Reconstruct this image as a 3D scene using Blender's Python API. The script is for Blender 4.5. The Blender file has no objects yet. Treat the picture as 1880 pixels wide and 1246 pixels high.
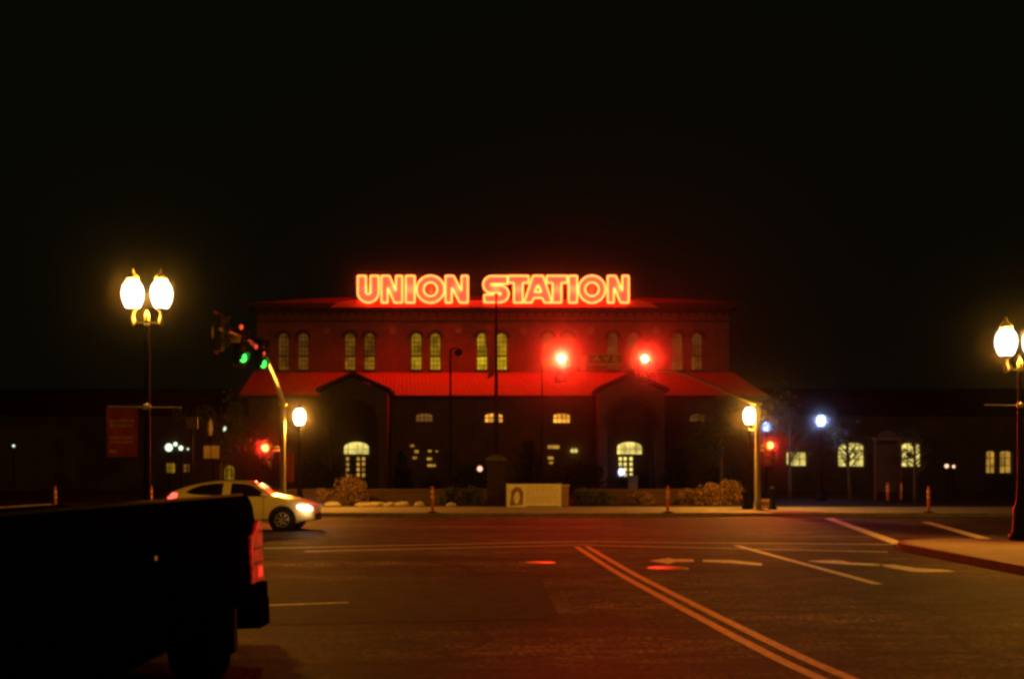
import bpy, bmesh, math, random
from mathutils import Vector, Matrix
random.seed(7)
R = math.radians
sc = bpy.context.scene
COL = sc.collection
F, CX, HY, CH = 2000.0, 940.0, 868.0, 1.7     # focal (px), centre x, horizon row, camera height

def W(px, py, Y):                                # photo pixel + distance -> world point
    return Vector(((px-CX)*Y/F, Y, CH+(HY-py)*Y/F))
def G(px, py, z=0.0):                            # photo pixel lying on the ground
    Y = (CH-z)*F/(py-HY)
    return ((px-CX)*Y/F, Y)
def X(px, Y): return (px-CX)*Y/F
def Z(py, Y): return CH+(HY-py)*Y/F

# ------------------------------------------------------------------ materials
MATS = {}
def nodes(m):
    m.use_nodes = True
    nt = m.node_tree
    return nt, nt.nodes['Principled BSDF'] if 'Principled BSDF' in nt.nodes else None
def mat(name, col, rough=0.7, metal=0.0, spec=0.5, noise=0.0, nscale=3.0, bump=0.0, bscale=20.0, coat=0.0):
    if name in MATS: return MATS[name]
    m = bpy.data.materials.new(name)
    nt, b = nodes(m)
    b.inputs['Base Color'].default_value = (*col, 1)
    b.inputs['Roughness'].default_value = rough
    b.inputs['Metallic'].default_value = metal
    b.inputs['Specular IOR Level'].default_value = spec
    if coat: b.inputs['Coat Weight'].default_value = coat; b.inputs['Coat Roughness'].default_value = 0.08
    tc = nt.nodes.new('ShaderNodeTexCoord')
    if noise:
        n = nt.nodes.new('ShaderNodeTexNoise'); n.inputs['Scale'].default_value = nscale
        n.inputs['Detail'].default_value = 6; n.inputs['Roughness'].default_value = 0.65
        nt.links.new(tc.outputs['Object'], n.inputs['Vector'])
        r = nt.nodes.new('ShaderNodeValToRGB')
        r.color_ramp.elements[0].position = 0.3; r.color_ramp.elements[1].position = 0.72
        r.color_ramp.elements[0].color = (*[c*(1-noise) for c in col], 1)
        r.color_ramp.elements[1].color = (*[min(1, c*(1+noise)) for c in col], 1)
        nt.links.new(n.outputs['Fac'], r.inputs['Fac']); nt.links.new(r.outputs['Color'], b.inputs['Base Color'])
    if bump:
        n2 = nt.nodes.new('ShaderNodeTexNoise'); n2.inputs['Scale'].default_value = bscale; n2.inputs['Detail'].default_value = 5
        nt.links.new(tc.outputs['Object'], n2.inputs['Vector'])
        bp = nt.nodes.new('ShaderNodeBump'); bp.inputs['Strength'].default_value = bump; bp.inputs['Distance'].default_value = 0.02
        nt.links.new(n2.outputs['Fac'], bp.inputs['Height']); nt.links.new(bp.outputs['Normal'], b.inputs['Normal'])
    MATS[name] = m
    return m
def emis(name, rgb, strength=1.0, noise=0.0, nscale=1.0, base=(0.6, 0.6, 0.6)):
    if name in MATS: return MATS[name]
    m = bpy.data.materials.new(name)
    nt, b = nodes(m)
    b.inputs['Base Color'].default_value = (*base, 1)
    b.inputs['Roughness'].default_value = 0.4
    b.inputs['Emission Color'].default_value = (*rgb, 1)
    b.inputs['Emission Strength'].default_value = strength
    if noise:
        tc = nt.nodes.new('ShaderNodeTexCoord')
        n = nt.nodes.new('ShaderNodeTexNoise'); n.inputs['Scale'].default_value = nscale; n.inputs['Detail'].default_value = 3
        nt.links.new(tc.outputs['Object'], n.inputs['Vector'])
        mr = nt.nodes.new('ShaderNodeMapRange')
        mr.inputs['From Min'].default_value = 0.35; mr.inputs['From Max'].default_value = 0.65
        mr.inputs['To Min'].default_value = strength*(1-noise); mr.inputs['To Max'].default_value = strength*(1+noise)
        nt.links.new(n.outputs['Fac'], mr.inputs['Value']); nt.links.new(mr.outputs['Result'], b.inputs['Emission Strength'])
    if strength < 20: m.cycles.emission_sampling = 'NONE'
    MATS[name] = m
    return m
def brick_mat(name, c1, c2, mortar, rough=0.85):
    m = bpy.data.materials.new(name); nt, b = nodes(m)
    tc = nt.nodes.new('ShaderNodeTexCoord'); mp = nt.nodes.new('ShaderNodeMapping')
    sx = nt.nodes.new('ShaderNodeSeparateXYZ'); ad = nt.nodes.new('ShaderNodeMath'); cb = nt.nodes.new('ShaderNodeCombineXYZ')
    nt.links.new(tc.outputs['Object'], sx.inputs[0])
    nt.links.new(sx.outputs['X'], ad.inputs[0]); nt.links.new(sx.outputs['Y'], ad.inputs[1])
    nt.links.new(ad.outputs[0], cb.inputs['X']); nt.links.new(sx.outputs['Z'], cb.inputs['Y'])
    br = nt.nodes.new('ShaderNodeTexBrick'); br.inputs['Scale'].default_value = 1.0
    br.inputs['Brick Width'].default_value = 0.3; br.inputs['Row Height'].default_value = 0.1; br.inputs['Mortar Size'].default_value = 0.012
    br.inputs['Color1'].default_value = (*c1, 1); br.inputs['Color2'].default_value = (*c2, 1); br.inputs['Mortar'].default_value = (*mortar, 1)
    nt.links.new(cb.outputs[0], br.inputs['Vector'])
    n = nt.nodes.new('ShaderNodeTexNoise'); n.inputs['Scale'].default_value = 0.7; n.inputs['Detail'].default_value = 7; n.inputs['Roughness'].default_value = 0.7
    nt.links.new(tc.outputs['Object'], n.inputs['Vector'])
    mx = nt.nodes.new('ShaderNodeMix'); mx.data_type = 'RGBA'; mx.blend_type = 'MULTIPLY'; mx.inputs['Factor'].default_value = 0.8
    rr = nt.nodes.new('ShaderNodeValToRGB'); rr.color_ramp.elements[0].color = (.4, .4, .4, 1); rr.color_ramp.elements[0].position = .3; rr.color_ramp.elements[1].position = .7
    nt.links.new(n.outputs['Fac'], rr.inputs['Fac'])
    nt.links.new(br.outputs['Color'], mx.inputs['A']); nt.links.new(rr.outputs['Color'], mx.inputs['B'])
    nt.links.new(mx.outputs['Result'], b.inputs['Base Color'])
    b.inputs['Roughness'].default_value = rough
    MATS[name] = m
    return m

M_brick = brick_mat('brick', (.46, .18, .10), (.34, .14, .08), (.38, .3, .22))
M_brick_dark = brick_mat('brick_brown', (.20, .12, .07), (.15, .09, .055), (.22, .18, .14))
M_stone = mat('stone', (.42, .33, .24), .8, noise=.25, nscale=2)
M_corn = mat('cornice_wood', (.07, .05, .035), .8, noise=.3)
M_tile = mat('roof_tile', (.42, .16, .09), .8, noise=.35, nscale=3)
M_tile_dark = mat('roof_tile_darkened', (.03, .018, .012), .85, spec=.03, noise=.35, nscale=1.5)  # roof tile darkened so the wings stay black beside the neon
M_black = mat('black_metal', (.010, .010, .010), .5, spec=.1)
M_steel = mat('galvanised_steel', (.5, .48, .42), .42, .6, noise=.2, nscale=8)
M_iron = mat('painted_iron', (.007, .008, .006), .6, spec=.1)
M_paint_w = mat('road_paint', (.72, .69, .6), .6, noise=.5, nscale=9)
M_paint_y = mat('road_paint_yellow', (.72, .36, .07), .6, noise=.5, nscale=9)
M_rubber = mat('rubber', (.012, .012, .012), .8, spec=.1)
M_orange = mat('orange_plastic', (.92, .17, .03), .5)
M_reflect = mat('reflective_band', (.8, .75, .65), .3)
M_white = mat('white_board', (.7, .68, .6), .6, noise=.1)
M_frame = mat('window_frame', (.05, .035, .02), .7)
M_leaf = mat('foliage', (.04, .05, .018), .75, noise=.5, nscale=2.5)
M_leaf_dark = mat('foliage_dark', (.018, .03, .014), .85, noise=.5, nscale=2)
M_leaf_dry = mat('dry_foliage', (.20, .11, .04), .8, noise=.5, nscale=2.5)
M_bark = mat('bark', (.07, .05, .035), .9, noise=.4, nscale=6)
M_soil = mat('soil', (.06, .045, .028), .95, spec=.05, noise=.5, nscale=3, bump=.6, bscale=6)
M_conc = mat('concrete', (.27, .245, .19), .8, noise=.28, nscale=1.6, bump=.25, bscale=25)
M_kerb = mat('kerb_concrete', (.30, .27, .22), .8, noise=.35, nscale=3)
M_kerb_red = mat('kerb_red_paint', (.22, .035, .02), .7, noise=.4, nscale=3)
M_car = mat('car_paint', (.80, .74, .36), .28, coat=.7)
M_truck = mat('truck_paint', (.002, .002, .002), .5, spec=0)
M_glass = mat('dark_glass', (.006, .006, .006), .08)
M_chrome = mat('chrome', (.7, .68, .62), .18, 1.0)
M_banner = mat('red_banner_cloth', (.40, .06, .03), .8, noise=.3, nscale=5)
M_banner_print = mat('banner_print', (.75, .42, .15), .8, noise=.5, nscale=14)
M_sign_green = mat('sign_green', (.05, .10, .04), .5)
M_sign_text = mat('sign_white', (.6, .5, .25), .5)
M_face = emis('letter_face_glow', (1.0, .12, .08), .62, base=(.6, .3, .25))  # face glow stands in for tube light falling on the letters

# asphalt
def asphalt():
    m = bpy.data.materials.new('asphalt'); nt, b = nodes(m)
    tc = nt.nodes.new('ShaderNodeTexCoord')
    n1 = nt.nodes.new('ShaderNodeTexNoise'); n1.inputs['Scale'].default_value = 0.35; n1.inputs['Detail'].default_value = 8; n1.inputs['Roughness'].default_value = .68
    mp = nt.nodes.new('ShaderNodeMapping'); mp.inputs['Scale'].default_value = (.35, 1.3, 1)   # tyre wear runs along the cross street
    nt.links.new(tc.outputs['Object'], mp.inputs['Vector']); nt.links.new(mp.outputs[0], n1.inputs['Vector'])
    n2 = nt.nodes.new('ShaderNodeTexNoise'); n2.inputs['Scale'].default_value = 16; n2.inputs['Detail'].default_value = 6
    nt.links.new(tc.outputs['Object'], n2.inputs['Vector'])
    r = nt.nodes.new('ShaderNodeValToRGB')
    r.color_ramp.elements[0].position = .42; r.color_ramp.elements[0].color = (.016, .015, .013, 1)
    r.color_ramp.elements[1].position = .58; r.color_ramp.elements[1].color = (.095, .078, .066, 1)
    nt.links.new(n1.outputs['Fac'], r.inputs['Fac'])
    r2 = nt.nodes.new('ShaderNodeValToRGB'); r2.color_ramp.elements[0].position = .42; r2.color_ramp.elements[0].color = (.18, .18, .18, 1)
    r2.color_ramp.elements[1].position = .6; r2.color_ramp.elements[1].color = (2.1, 2.1, 2.1, 1)
    nt.links.new(n2.outputs['Fac'], r2.inputs['Fac'])
    mx = nt.nodes.new('ShaderNodeMix'); mx.data_type = 'RGBA'; mx.blend_type = 'MULTIPLY'; mx.inputs['Factor'].default_value = 1
    nt.links.new(r.outputs['Color'], mx.inputs['A']); nt.links.new(r2.outputs['Color'], mx.inputs['B'])
    # sealed cracks and patches
    v = nt.nodes.new('ShaderNodeTexVoronoi'); v.feature = 'DISTANCE_TO_EDGE'; v.inputs['Scale'].default_value = .17
    n3 = nt.nodes.new('ShaderNodeTexNoise'); n3.inputs['Scale'].default_value = .9; n3.inputs['Detail'].default_value = 4
    mv = nt.nodes.new('ShaderNodeMix'); mv.data_type = 'RGBA'; mv.blend_type = 'LINEAR_LIGHT'; mv.inputs['Factor'].default_value = .5
    nt.links.new(tc.outputs['Object'], n3.inputs['Vector']); nt.links.new(tc.outputs['Object'], mv.inputs['A']); nt.links.new(n3.outputs['Color'], mv.inputs['B'])
    nt.links.new(mv.outputs['Result'], v.inputs['Vector'])
    cr = nt.nodes.new('ShaderNodeValToRGB'); cr.color_ramp.elements[0].position = .004; cr.color_ramp.elements[0].color = (.25, .25, .25, 1)
    cr.color_ramp.elements[1].position = .012; cr.color_ramp.elements[1].color = (1, 1, 1, 1)
    nt.links.new(v.outputs['Distance'], cr.inputs['Fac'])
    m3 = nt.nodes.new('ShaderNodeMix'); m3.data_type = 'RGBA'; m3.blend_type = 'MULTIPLY'; m3.inputs['Factor'].default_value = 1
    nt.links.new(mx.outputs['Result'], m3.inputs['A']); nt.links.new(cr.outputs['Color'], m3.inputs['B'])
    # old repairs and oil: broad darker areas
    n4 = nt.nodes.new('ShaderNodeTexNoise'); n4.inputs['Scale'].default_value = .11; n4.inputs['Detail'].default_value = 3; n4.inputs['Distortion'].default_value = .6
    nt.links.new(tc.outputs['Object'], n4.inputs['Vector'])
    r4 = nt.nodes.new('ShaderNodeValToRGB'); r4.color_ramp.elements[0].position = .40; r4.color_ramp.elements[0].color = (.35, .35, .35, 1)
    r4.color_ramp.elements[1].position = .56; r4.color_ramp.elements[1].color = (1.15, 1.15, 1.15, 1)
    nt.links.new(n4.outputs['Fac'], r4.inputs['Fac'])
    m4 = nt.nodes.new('ShaderNodeMix'); m4.data_type = 'RGBA'; m4.blend_type = 'MULTIPLY'; m4.inputs['Factor'].default_value = 1
    nt.links.new(m3.outputs['Result'], m4.inputs['A']); nt.links.new(r4.outputs['Color'], m4.inputs['B'])
    # coarse mottling: worn aggregate, drips and scuffs
    mp5 = nt.nodes.new('ShaderNodeMapping'); mp5.inputs['Scale'].default_value = (.8, 1.7, 1)
    n5 = nt.nodes.new('ShaderNodeTexNoise'); n5.inputs['Scale'].default_value = 1.9; n5.inputs['Detail'].default_value = 10; n5.inputs['Roughness'].default_value = .78
    nt.links.new(tc.outputs['Object'], mp5.inputs['Vector']); nt.links.new(mp5.outputs[0], n5.inputs['Vector'])
    r5 = nt.nodes.new('ShaderNodeValToRGB'); r5.color_ramp.elements[0].position = .44; r5.color_ramp.elements[0].color = (.38, .38, .38, 1)
    r5.color_ramp.elements[1].position = .57; r5.color_ramp.elements[1].color = (1.7, 1.7, 1.7, 1)
    nt.links.new(n5.outputs['Fac'], r5.inputs['Fac'])
    m5 = nt.nodes.new('ShaderNodeMix'); m5.data_type = 'RGBA'; m5.blend_type = 'MULTIPLY'; m5.inputs['Factor'].default_value = 1
    nt.links.new(m4.outputs['Result'], m5.inputs['A']); nt.links.new(r5.outputs['Color'], m5.inputs['B'])
    nt.links.new(m5.outputs['Result'], b.inputs['Base Color'])
    b.inputs['Roughness'].default_value = .75; b.inputs['Specular IOR Level'].default_value = .12
    bp = nt.nodes.new('ShaderNodeBump'); bp.inputs['Strength'].default_value = .9; bp.inputs['Distance'].default_value = .02
    nt.links.new(n2.outputs['Fac'], bp.inputs['Height']); nt.links.new(bp.outputs['Normal'], b.inputs['Normal'])
    return m
M_asphalt = asphalt()

# lit things (strengths are real light sources here)
P_TWIN, P_SINGLE, P_NEAR, P_NEON, P_SIG = 1300, 4000, 1100, 620, 25000
def glow_glass(name, rgb, s):
    """frosted lamp glass: gives off light itself and lets its bulb shine through"""
    m = bpy.data.materials.new(name); m.use_nodes = True; nt = m.node_tree; nt.nodes.remove(nt.nodes['Principled BSDF'])
    e = nt.nodes.new('ShaderNodeEmission'); e.inputs[0].default_value = (*rgb, 1); e.inputs[1].default_value = s
    t = nt.nodes.new('ShaderNodeBsdfTransparent'); x = nt.nodes.new('ShaderNodeMixShader'); x.inputs[0].default_value = .5
    nt.links.new(t.outputs[0], x.inputs[1]); nt.links.new(e.outputs[0], x.inputs[2]); nt.links.new(x.outputs[0], nt.nodes['Material Output'].inputs['Surface'])
    m.cycles.emission_sampling = 'NONE'; return m
LAMPC = (1.0, .38, .03)
E_lamp = glow_glass('lamp_globe_glow', (1.0, .9, .75), 5)
E_lamp_far = E_lamp
def lamp_light(parent, loc, P, rgb=None, r=.1, kind='POINT', rx=0, size=120):
    l = bpy.data.lights.new('bulb_light', kind); l.energy = P; l.color = rgb or LAMPC; l.shadow_soft_size = r
    if kind == 'SPOT': l.spot_size = R(size); l.spot_blend = .9
    o = bpy.data.objects.new('bulb_light', l); COL.objects.link(o); o.location = loc; o.rotation_euler = (R(rx), 0, 0)
    if parent is not None: o.parent = parent
    return o
E_blue = glow_glass('lamp_globe_cold', (.22, .36, 1.0), 4.2)
E_neon = emis('neon_tube_glow', (1.0, .85/4, .14/4), 4)
E_red = emis('signal_red_lit', (1.0, .95/6, .12/6), 6)
E_red_side = emis('signal_red_small', (1.0, .6/4, .05/4), 4)
E_green = emis('signal_green_lit', (.02, .9, .08), 3)
E_dim_red = emis('small_red_glow', (1.0, .05, .03), .9)
E_head = emis('headlight_glow', (1.0, .8, .6), 12)
E_tail = emis('tail_light_glow', (1.0, .08, .06), 3.0)
E_ttail = emis('truck_tail_light', (1.0, .010, .003), .17, noise=1.0, nscale=9, base=(.5, .02, .01))
E_ttail_hot = emis('truck_tail_light_bulb', (1.0, .04, .02), .9, base=(.6, .02, .01))
WIN = {k: emis('window_lit_'+k, c, s, noise=.5, nscale=1.1, base=(.03, .03, .02)) for k, c, s in [
    ('bright_low', (.80, .52, .015), .72), ('warm_low', (.62, .36, .012), .56), ('dim_low', (.44, .19, .012), .46), ('faint_low', (.30, .11, .01), .40),
    ('bright', (.66, .40, .015), .52), ('warm', (.50, .27, .012), .42), ('dim', (.34, .14, .012), .36), ('faint', (.22, .08, .01), .36),
    ('cream', (.95, .75, .18), .95), ('amber', (.75, .38, .05), .55), ('orange', (1.0, .40, .04), 1.3), ('low', (.25, .10, .02), .5)]}
E_white_pt = emis('far_white_light', (.8, 1.0, .7), 1.6)
E_warm_pt = emis('far_warm_light', (1.0, .6, .35), 1.6)

# ------------------------------------------------------------------ mesh helpers
class MB:
    def __init__(s): s.v = []; s.f = []; s.sm = []
    def add(s, vs, fs, smooth=False):
        o = len(s.v); s.v += [tuple(v) for v in vs]; s.f += [tuple(i+o for i in f) for f in fs]; s.sm += [smooth]*len(fs); return s
    def box(s, x0, x1, y0, y1, z0, z1):
        v = [(x0,y0,z0),(x1,y0,z0),(x1,y1,z0),(x0,y1,z0),(x0,y0,z1),(x1,y0,z1),(x1,y1,z1),(x0,y1,z1)]
        return s.add(v, [(0,3,2,1),(4,5,6,7),(0,1,5,4),(1,2,6,5),(2,3,7,6),(3,0,4,7)])
    def lathe(s, cx, cy, prof, n=14, smooth=True):
        vs = []; fs = []
        for r, z in prof:
            for k in range(n):
                a = 2*math.pi*k/n; vs.append((cx+r*math.cos(a), cy+r*math.sin(a), z))
        for i in range(len(prof)-1):
            for k in range(n):
                fs.append((i*n+k, i*n+(k+1) % n, (i+1)*n+(k+1) % n, (i+1)*n+k))
        fs.append(tuple(range(n))[::-1]); fs.append(tuple((len(prof)-1)*n+k for k in range(n)))
        return s.add(vs, fs, smooth)
    def lathe_y(s, cx, cz, prof, n=20, axis='y'):      # prof: (r, y)
        vs = []; fs = []
        for r, y in prof:
            for k in range(n):
                a = 2*math.pi*k/n
                if axis == 'y': vs.append((cx+r*math.cos(a), y, cz+r*math.sin(a)))
                else: vs.append((y, cx+r*math.cos(a), cz+r*math.sin(a)))
        for i in range(len(prof)-1):
            for k in range(n):
                fs.append((i*n+k, i*n+(k+1) % n, (i+1)*n+(k+1) % n, (i+1)*n+k))
        fs.append(tuple(range(n))); fs.append(tuple((len(prof)-1)*n+k for k in range(n))[::-1])
        return s.add(vs, fs, True)
    def tube(s, pts, r, n=8, closed=False):
        pts = [Vector(p) for p in pts]; N = len(pts)
        rs = r if isinstance(r, (list, tuple)) else [r]*N
        vs = []; fs = []; up = None
        for i, p in enumerate(pts):
            if closed: t = (pts[(i+1) % N]-pts[i-1])
            else: t = pts[min(i+1, N-1)]-pts[max(i-1, 0)]
            if t.length < 1e-9: t = Vector((0, 0, 1))
            t.normalize()
            if up is None or abs(up.dot(t)) > .95:
                up = Vector((0, 1, 0)) if abs(t.y) < .9 else Vector((1, 0, 0))
            a = t.cross(up).normalized(); b = a.cross(t).normalized(); up = b
            for k in range(n):
                q = 2*math.pi*k/n; vs.append(p+(a*math.cos(q)+b*math.sin(q))*rs[i])
        m = N if closed else N-1
        for i in range(m):
            j = (i+1) % N
            for k in range(n): fs.append((i*n+k, i*n+(k+1) % n, j*n+(k+1) % n, j*n+k))
        if not closed:
            fs.append(tuple(range(n))[::-1]); fs.append(tuple((N-1)*n+k for k in range(n)))
        return s.add(vs, fs, True)
    def poly_y(s, outer, holes, y0, y1):               # XZ polygon with holes, extruded from y0 (front) to y1
        bm = bmesh.new(); loops = [outer]+list(holes); L = []
        for lp in loops:
            vv = [bm.verts.new((x, 0, z)) for x, z in lp]
            for i in range(len(vv)): bm.edges.new((vv[i], vv[(i+1) % len(vv)]))
            L.append(vv)
        bmesh.ops.triangle_fill(bm, use_beauty=True, use_dissolve=False, edges=bm.edges[:], normal=(0, -1, 0))
        bm.verts.index_update()
        base = [(v.co.x, v.co.z) for v in bm.verts]; n = len(base)
        tris = [[v.index for v in f.verts] for f in bm.faces]
        vs = [(x, y0, z) for x, z in base]+[(x, y1, z) for x, z in base]
        fs = []
        for t in tris:
            a, b, c = [base[i] for i in t]
            ar = (b[0]-a[0])*(c[1]-a[1])-(b[1]-a[1])*(c[0]-a[0])
            if ar < 0: t = t[::-1]
            fs.append(tuple(t)); fs.append(tuple(i+n for i in t[::-1]))
        off = 0
        for lp in loops:
            k = len(lp)
            for i in range(k):
                p, q = off+i, off+(i+1) % k; fs.append((p, q, q+n, p+n))
            off += k
        bm.free()
        return s.add(vs, fs)
    def build(s, name, m, parent=None, loc=None, rec=True):
        me = bpy.data.meshes.new(name); me.from_pydata(s.v, [], s.f); me.validate()
        for p, sm in zip(me.polygons, s.sm): p.use_smooth = sm
        if rec:
            bm = bmesh.new(); bm.from_mesh(me); bmesh.ops.recalc_face_normals(bm, faces=bm.faces); bm.to_mesh(me); bm.free()
        me.materials.append(m)
        o = bpy.data.objects.new(name, me); COL.objects.link(o)
        if parent is not None: o.parent = parent
        if loc: o.location = loc
        return o
def tag(o, label, cat, group=None, kind=None):
    o['label'] = label; o['category'] = cat
    if group: o['group'] = group
    if kind: o['kind'] = kind
    return o
def thing(name, label, cat, loc=(0, 0, 0), rz=0, group=None):
    o = bpy.data.objects.new(name, None); COL.objects.link(o); o.location = loc; o.rotation_euler = (0, 0, rz)
    o.empty_display_size = .2
    return tag(o, label, cat, group)
def dup(root, loc, rz=0, label=None, scale=None):
    r = root.copy(); COL.objects.link(r); r.location = loc; r.rotation_euler = (0, 0, rz)
    if label: r['label'] = label
    if scale: r.scale = (scale,)*3
    for ch in list(root.children):
        c = ch.copy(); COL.objects.link(c); c.parent = r
        for g in ch.children:
            d = g.copy(); COL.objects.link(d); d.parent = c
    return r
def struct(o): o['kind'] = 'structure'; return o
def sheet(name, pts, z, m):
    b = MB(); b.add([(x, y, z) for x, y in pts], [tuple(range(len(pts)))]); return b.build(name, m, rec=False)

# ------------------------------------------------------------------ setting
struct(sheet('ground', [(-320, -40), (320, -40), (320, 420), (-320, 420)], -.004, M_soil))
struct(sheet('road', [(-200, -30), (200, -30), (200, 42.5), (-200, 42.5)], 0, M_asphalt))
KY = 42.5                                    # kerb line on the station side
def slab(name, pts, h, m, kerb_m, kw=.16):
    """raised pavement with its kerb stone along the outline"""
    n = len(pts); b = MB()
    b.add([(x, y, h) for x, y in pts]+[(x, y, -.05) for x, y in pts], [tuple(range(n))]+[(i, (i+1) % n, n+(i+1) % n, n+i) for i in range(n)])
    o = struct(b.build(name, m))
    return o
def kerb(pts, m, h=.15, w=.16):
    b = MB(); P = [Vector((x, y)) for x, y in pts]; prev = None; vs = []; fs = []
    for i, p in enumerate(P):
        t = (P[min(i+1, len(P)-1)]-P[max(i-1, 0)]).normalized(); nn = Vector((t.y, -t.x))
        a, c = p+nn*.0, p+nn*w
        vs += [(a.x, a.y, -.02), (a.x, a.y, h), (c.x, c.y, h), (c.x, c.y, -.02)]
    for i in range(len(P)-1):
        for k in range(4): fs.append((4*i+k, 4*i+(k+1) % 4, 4*i+4+(k+1) % 4, 4*i+4+k))
    fs += [(0, 1, 2, 3), tuple(4*(len(P)-1)+k for k in range(4))]
    b.add(vs, fs); o = struct(b.build('kerb', m)); return o
def arc(cx, cy, r, a0, a1, n=10):
    return [(cx+r*math.cos(R(a0+(a1-a0)*k/n)), cy+r*math.sin(R(a0+(a1-a0)*k/n))) for k in range(n+1)]
# right corner pavement
rc = [(8.55, -25)]+arc(10.6, 23.8, 2.05, 180, 90)+[(120, 25.85)]
slab('pavement', [(x+.14, y) if i == 0 else ((x+.1, y-.1)) for i, (x, y) in enumerate(rc)]+[(120, -25)], .145, M_conc, None)
kerb(rc[:6], M_kerb_red); kerb(rc[5:], M_kerb)
# left corner pavement
lc = [(-120, 25.86)]+arc(-9.0, 23.5, 2.36, 90, 0)+[(-6.64, -25)]
slab('pavement', [(x-.1, y-.1) for x, y in lc]+[(-120, -25)], .145, M_conc, None)
kerb(lc, M_kerb)
# station side pavement and forecourt
slab('pavement', [(-120, KY+.14), (120, KY+.14), (120, 50.5), (-120, 50.5)], .145, M_conc, None)
kerb([(120, KY), (-120, KY)], M_kerb)
slab('forecourt', [(-120, 54.5), (120, 54.5), (120, 100), (-120, 100)], .10, mat('paving_brick', (.045, .034, .025), .8, spec=.03, noise=.35, nscale=1.2), None)
slab('planting_bed', [(-40, 50.5), (14.5, 50.5), (14.5, 54.4), (-40, 54.4)], .16, M_soil, None)

# painted markings: thin sheets 4 mm above the asphalt
def stripe(p0, p1, w, m, name='road_marking', z=.004, seg=1):
    a, b_ = Vector(p0), Vector(p1); t = (b_-a).normalized(); n = Vector((-t.y, t.x))*w/2
    o = sheet(name, [a-n, b_-n, b_+n, a+n], z, m); return struct(o)
def gline(p, q, w, m, **k): return stripe(G(*p), G(*q), w, m, **k)
def painted_curve(px, off, w, m):
    P = smooth2([Vector(G(*p)) for p in px]); L = []; Rr = []
    for i, p in enumerate(P):
        t = (P[min(i+1, len(P)-1)]-P[max(i-1, 0)]).normalized(); nn = Vector((-t.y, t.x))
        L.append(p+nn*(off-w/2)); Rr.append(p+nn*(off+w/2))
    b = MB(); k = len(P); b.add([(v.x, v.y, .004) for v in L+Rr], [(i, i+1, k+i+1, k+i) for i in range(k-1)])
    return struct(b.build('road_marking', m, rec=False))
def smooth2(P, n=6):
    out = []
    for i in range(len(P)-1):
        p0, p1, p2, p3 = P[max(i-1, 0)], P[i], P[i+1], P[min(i+2, len(P)-1)]
        for k in range(n):
            t = k/n; out.append(.5*((2*p1)+(-p0+p2)*t+(2*p0-5*p1+4*p2-p3)*t*t+(-p0+3*p1-3*p2+p3)*t**3))
    return out+[P[-1]]
for o in (-.125, .125): painted_curve([(1068, 1003), (1140, 1047), (1214, 1087), (1406, 1186), (1535, 1246), (1800, 1362), (3400, 2050)], o, .125, M_paint_y)
a2, c2 = Vector(G(1352, 1001)), Vector(G(1612, 1072)); d2 = (c2-a2).normalized()
stripe(a2, c2, .17, M_paint_w)
for P in ([(485, 1006), (1060, 994), (1640, 999)], [(560, 1012), (1060, 1000), (1630, 1013)]):
    for i in range(2): gline(P[i], P[i+1], .15, M_paint_w)
gline((1522, 951), (1652, 998), .34, M_paint_w)
gline((1700, 958), (1832, 995), .32, M_paint_w)
gline((450, 1113), (640, 1106), .09, M_paint_w, z=.008)
def gpoly(pts, m, name='road_arrow'): return struct(sheet(name, [G(*p) for p in pts], .004, m))
gpoly([(1192, 1029), (1228, 1024), (1240, 1026), (1272, 1026), (1275, 1031), (1240, 1031), (1228, 1035)], M_paint_w)
gpoly([(1290, 1027), (1345, 1028), (1400, 1034), (1398, 1038), (1340, 1033), (1290, 1031)], M_paint_w)
gpoly([(1482, 1029), (1530, 1028), (1548, 1029), (1560, 1032), (1620, 1035), (1622, 1039), (1555, 1036), (1500, 1032)], M_paint_w)
gpoly([(1606, 1036), (1640, 1036), (1680, 1042), (1740, 1046), (1755, 1049), (1700, 1050), (1676, 1049), (1640, 1043)], M_paint_w)
M_dark_asphalt = mat('dark_asphalt', (.030, .028, .025), .8, spec=.12, noise=.6, nscale=3, bump=.5, bscale=22)  # for flat asphalt sheets darker than the road around them
struct(sheet('dark_road_area', [G(*p) for p in [(380, 1068), (990, 1059), (1030, 1136), (380, 1149)]], .004, M_dark_asphalt))
struct(sheet('dark_road_area', [G(*p) for p in [(1150, 950), (1420, 951), (1490, 966), (1300, 972), (1140, 968)]], .004, M_dark_asphalt))
def cover(px, py, r, label):
    x, y = G(px, py); b = MB(); b.lathe(x, y, [(r, -.02), (r, .012), (r*.9, .016), (r*.2, .018)], 20)
    o = b.build('manhole_cover', mat('worn_iron', (.20, .16, .13), .35, .6, noise=.3)); tag(o, label, 'manhole cover'); return o
cover(992, 1033, .30, 'round worn manhole cover left of the double yellow line')
cover(1226, 1043, .38, 'round manhole cover between double yellow line and turn arrow')

# ------------------------------------------------------------------ station
station = thing('train_station', 'long brick railway station with red tiled roof and paired arched windows across the street', 'building', (0, 94, 0))
def SP(mb, name, m, parent=station):                # part built in world coordinates
    o = mb.build(name, m, parent)
    off = Vector((0, 0, 0)); p = parent
    while p is not None: off += p.location; p = p.parent
    o.location = -off
    return o
def arch_pts(cx, w, z0, z1, rise=None, n=10):         # closed outline, arched top; rise = height of arc
    r = w/2; rise = r if rise is None else rise
    pts = [(cx-r, z0), (cx+r, z0)]
    for k in range(n+1):
        a = math.pi*k/n; pts.append((cx+r*math.cos(a), z1-rise+rise*math.sin(a)))
    return pts
YU, YL, YP = 100.0, 94.0, 90.0
xl, xr = X(472, YU), X(1338, YU)
zE = Z(566, YU)                                       # main eave
zS = Z(684, YU)-.3
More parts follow.
